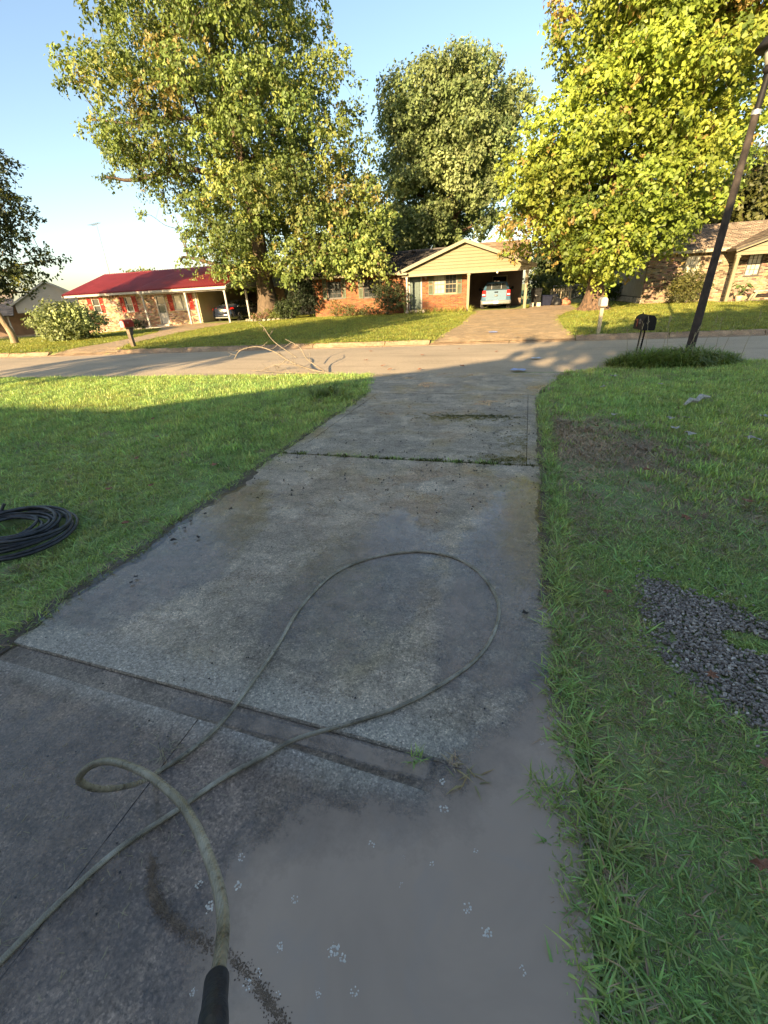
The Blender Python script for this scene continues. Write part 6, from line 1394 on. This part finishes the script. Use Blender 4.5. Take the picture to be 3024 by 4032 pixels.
# ------------------------------------------------------------------ small things lying about
def curled(s, seed, lobes=5, curl=.35):
    r = np.random.default_rng(seed); n = 2 * lobes; b = MB(); V = [(0, 0, .012)]
    for k in range(n):
        a = 2 * math.pi * k / n; q = s * (1.0 if k % 2 == 0 else .55) * r.uniform(.75, 1.15); V.append((q * math.cos(a), q * math.sin(a) * .8, .012 + s * curl * r.uniform(-.25, 1)))
    for k in range(n): pass
    b.add(V, [(0, 1 + k, 1 + (k + 1) % n) for k in range(n)]); return b
def strew(name, cat, label, pts, size, mat, group, lobes=5, seed=0, z=.03):
    for i, q in enumerate(pts):
        if i < 3: me = curled(size, seed + i, lobes).mesh(name, MAT[mat]); strew.m[name + mat + str(i)] = me
        else: me = strew.m[name + mat + str(i % 3)]
        o = link(name, me, None, (q[0], q[1], (q[2] if len(q) > 2 else t1(q[0], q[1]) + z)), rnd.uniform(0, 6.28)); s = rnd.uniform(.75, 1.25); o.scale = (s, s, s)
        setp(o, label[i] if isinstance(label, list) else label, cat, group)
strew.m = {}
strew('dry_leaf', 'leaf', 'small dead leaf lying in the left-hand lawn', [(-4.34, 6.07), (-3.39, 3.0), (-3.76, 2.84), (-4.19, 3.64), (-4.6, 4.4), (-3.1, 3.6), (-5.4, 5.2), (-3.0, 2.3)], .045, 'dry_leaf', 'dead leaves on the lawn beside the coiled hose', 5, 10, .05)
strew('dry_leaf', 'leaf', 'small rusty dead leaf lying in the right-hand lawn', [(1.25, 3.26), (1.77, 3.65), (1.19, 4.21), (.59, 2.22), (1.5, 4.8), (.93, 5.6)], .04, 'dry_leaf', 'rusty leaves on the right-hand lawn', 5, 20, .05)
strew('dry_leaf', 'leaf', ['curled tan leaf at the tip of the gravel patch', 'big reddish curled leaf on the grass below the gravel', 'torn brown leaf beside the gravel at the picture edge'], [(.93, 1.69), (.83, .93), (.98, 1.29)], .035, 'dry_leaf', None, 6, 30, .05)
strew('pale_leaf', 'leaf', 'pale grey curled dead leaf lying on the right-hand lawn', [(1.21, 6.17), (1.83, 6.07), (2.02, 6.11), (1.77, 5.63), (1.86, 5.42), (2.46, 5.28), (2.89, 6.26), (2.39, 5.33), (1.3, 7.9), (2.2, 8.2), (1.6, 8.9)], .062, 'pale_leaf', 'pale dead leaves on the right-hand lawn', 5, 40, .05)
b = MB().tube([(-.2, -.2, .05), (-.1, -.06, .085), (.0, .0, .06), (.08, .14, .09), (.22, .24, .06)], [.015, .035, .03, .04, .02], 6, True, False); o = b.build('crumpled_rag', MAT['pale_leaf'], None, (2.36, 6.95, .02)); setp(o, 'long twisted pale rag on the right-hand lawn', 'rag')
strew('dry_leaf', 'leaf', 'brown leaf blown onto the sunlit street', [(-3.2, 10.2, .04), (-2.2, 9.75, .03), (-2.6, 11.9, .05), (-1.3, 10.1, .04), (-3.9, 11.0, .05), (-4.4, 12.9, .04), (-2.9, 9.75, .03), (-.7, 12.4, .05), (-1.8, 13.2, .04)], .07, 'dry_leaf', 'leaves on the street', 5, 50)
def litter(label, x, y, z, w_, l, mat, yaw):
    q = np.random.default_rng(int(x * 100) % 97 + 5); b = MB(); n = 4; V = [(w_ * (i / (n - 1) - .5), l * (j / (n - 1) - .5), .004 + .02 * q.random()) for i in range(n) for j in range(n)]
    b.add(V, [(i * n + j, (i + 1) * n + j, (i + 1) * n + j + 1, i * n + j + 1) for i in range(n - 1) for j in range(n - 1)]); o = b.build('paper_scrap', MAT[mat], None, (x, y, z), R(yaw)); setp(o, label, 'litter')
litter('blue paper sheet lying in the gable shadow at the street edge', -.07, 9.72, .03, .2, .3, 'paper_blue', 70); litter('crumpled white paper scrap on the sunlit street', .29, 11.2, .05, .22, .16, 'paper', 20)
litter('blue and white paper on the tan driveway across the street', -1.1, 16.6, t1(-1.1, 16.6) + .045, .3, .4, 'paper_blue', 10)
# mud clods and foam
strew('mud_clod', 'clod', 'dark clod of mud on the wet concrete near the left-hand lawn', [(-2.29, 2.73, .03), (-2.46, 2.61, .03), (-2.5, 2.47, .03), (-2.47, 2.36, .03), (-2.31, 1.66, .03), (-2.26, 2.26, .03), (-2.42, 2.18, .03), (-2.33, 1.72, .03)], .028, 'clod', 'mud clods near the lawn edge', 4, 60)
strew('mud_clod', 'clod', ['dark clod beside the mossy joint', 'small dark clod beyond the moss patch', 'dark clod on the wet concrete inside the hose\'s far loop'], [(-.35, 3.95, .03), (-.86, 5.7, .03), (.14, 1.95, .03)], .025, 'clod', None, 4, 63)
FOAM = [(-.82, .43), (-.7, .46), (-.73, .53), (-.5, .37), (-.53, .31), (-.46, .29), (-.55, .28), (-.36, .32), (-.36, .4), (-.35, .41), (-.27, .35), (-.22, .67), (-.21, .6), (0, .75), (-.01, .6), (.05, .56), (-.33, .68), (-.14, .94), (.21, 1.19), (-.68, .23), (-.12, .85), (-.32, .4), (-.51, .48), (-.75, .39), (.15, .51), (-.13, .68), (-.6, .2), (.1, .35), (-.05, .3), (-.2, .22)]
def foam(seed, r0):
    r = np.random.default_rng(seed); b = MB()
    for k in range(15):
        a = r.uniform(0, 6.28); q = r0 * math.sqrt(r.random()); s = r0 * r.uniform(.1, .32); c = (q * math.cos(a), q * math.sin(a), 0); b.lathe([(s, 0), (s * .8, s * .35), (s * .35, s * .55)], c, 7)
    return b.mesh('foam_patch', MAT['foam'])
FM = [foam(i, .0125) for i in range(4)]
for i, (x, y) in enumerate(FOAM):
    o = link('foam_patch', FM[i % 4], None, (x, y, .0285), rnd.uniform(0, 6)); s = rnd.uniform(.55, 1.25); o.scale = (s, s, s); setp(o, 'tiny cluster of foam bubbles afloat on the muddy puddle', 'foam', 'foam specks on the puddle')
# washed-out tufts lying on the concrete and in the water
def loose_tuft(label, x, y, z, n, h, wid, mat, seed, t0=.6, t1_=1.5, rad=.04):
    V, Fc, Cc = blades(n, rad, h * .5, h, wid, t0, t1_, seed, 3, .5); o = link('grass_clump', np_mesh('grass_clump', V, Fc, MAT[mat], Cc), None, (x, y, z)); setp(o, label, 'grass clump')
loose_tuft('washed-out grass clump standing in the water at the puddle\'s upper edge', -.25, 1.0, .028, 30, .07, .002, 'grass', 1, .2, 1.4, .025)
loose_tuft('pale uprooted runners lying in the puddle', -.06, .99, .03, 16, .10, .0028, 'straw_grass', 2, 1.1, 1.55, .05)
loose_tuft('small dead root clump beside the pale uprooted runners', -.12, 1.02, .03, 16, .05, .002, 'grass_dry', 6, .8, 1.5, .02)
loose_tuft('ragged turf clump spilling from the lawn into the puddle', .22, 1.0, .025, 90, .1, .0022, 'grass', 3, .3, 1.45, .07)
loose_tuft('pale straw tuft on the dark concrete by the raised hose loop', -1.26, .77, .02, 26, .07, .0016, 'straw', 4, .7, 1.5, .03)
loose_tuft('pale straw tuft at the picture edge beside the hose', -1.33, .15, .02, 24, .09, .0018, 'straw', 5, .5, 1.4, .03)
# wet soil bared along both edges of the driveway
for sx_, x0, y0, y1, wd in ((1, SLAB_L - .06, .75, 7.3, .09), (-1, SLAB_R + .05, 2.1, 7.3, .045)):
    ys = np.arange(y0, y1, .02); wv_ = wd * (1 + .9 * fbm(ys, ys * 0, 5, 61) + .5 * fbm(ys, ys * 0, 23, 62)) * (np.where(ys < 3.6, 1, .5) if sx_ > 0 else 1); wv_ = np.clip(wv_, .015, .3)
    V = np.concatenate([np.stack([0 * ys + x0, ys, 0 * ys + .021], 1), np.stack([x0 + sx_ * (wv_ * .6 + .04), ys, .030 + .006 * fbm(ys, ys, 19, 63)], 1), np.stack([x0 + sx_ * (wv_ + .06), ys, 0 * ys + .0225], 1)]); n = len(ys); i = np.arange(n - 1)
    F = np.concatenate([np.stack([i, i + n, i + n + 1, i + 1], 1), np.stack([i + n, i + 2 * n, i + 2 * n + 1, i + n + 1], 1)]); F = F if sx_ > 0 else F[:, ::-1]
    setp(link('mud', np_mesh('mud', V, F, MAT['mud'], smooth=True)), kind='stuff')
# silt line left in the puddle
S = smooth_path([(-1.02, .45, .03), (-.96, .385, .03), (-.9, .35, .03), (-.82, .33, .03), (-.74, .322, .03), (-.64, .315, .03), (-.55, .298, .03), (-.48, .27, .03), (-.41, .24, .03)], 8); b = MB(); r = random.Random(3)
for q in S:
    for k in range(r.choice([8, 20, 34, 46, 60])):
        s = r.uniform(.0008, .0026); x, y = q[0] + r.gauss(0, .009), q[1] + r.gauss(0, .009); b.lathe([(s, -.001), (s * .9, .0006), (s * .3, .001)], (x, y, .03), 5, smooth=False)
setp(b.build('silt', MAT['silt']), 'line of brown silt left curving through the puddle', kind='stuff')
# straw, grit and clippings over the concrete
b = MB(); g = MB()
for k in range(420):
    x, y = r.uniform(-2.5, -.9), r.uniform(.1, .9)
    if k % 3 == 0: x, y = r.uniform(-2.5, .2), r.uniform(1.1, 4.0)
    a = r.uniform(0, 6.28); l = r.uniform(.008, .03); b.beam((x, y, .026), (x + l * math.cos(a), y + l * math.sin(a), .028 + r.uniform(0, .006)), .0012, .0012)
for k in range(700):
    x, y = r.uniform(-2.55, .25), r.uniform(.1, 7.2) ; s = r.uniform(.0015, .0045) * (1 if y < 3 else 2); g.lathe([(s, 0), (s * .7, s)], (x, y, .022), 5, smooth=False)
setp(b.build('clippings', MAT['straw']), 'straw clippings strewn over the concrete', kind='stuff'); setp(g.build('grit', MAT['clod']), 'dark grit strewn over the driveway', kind='stuff')
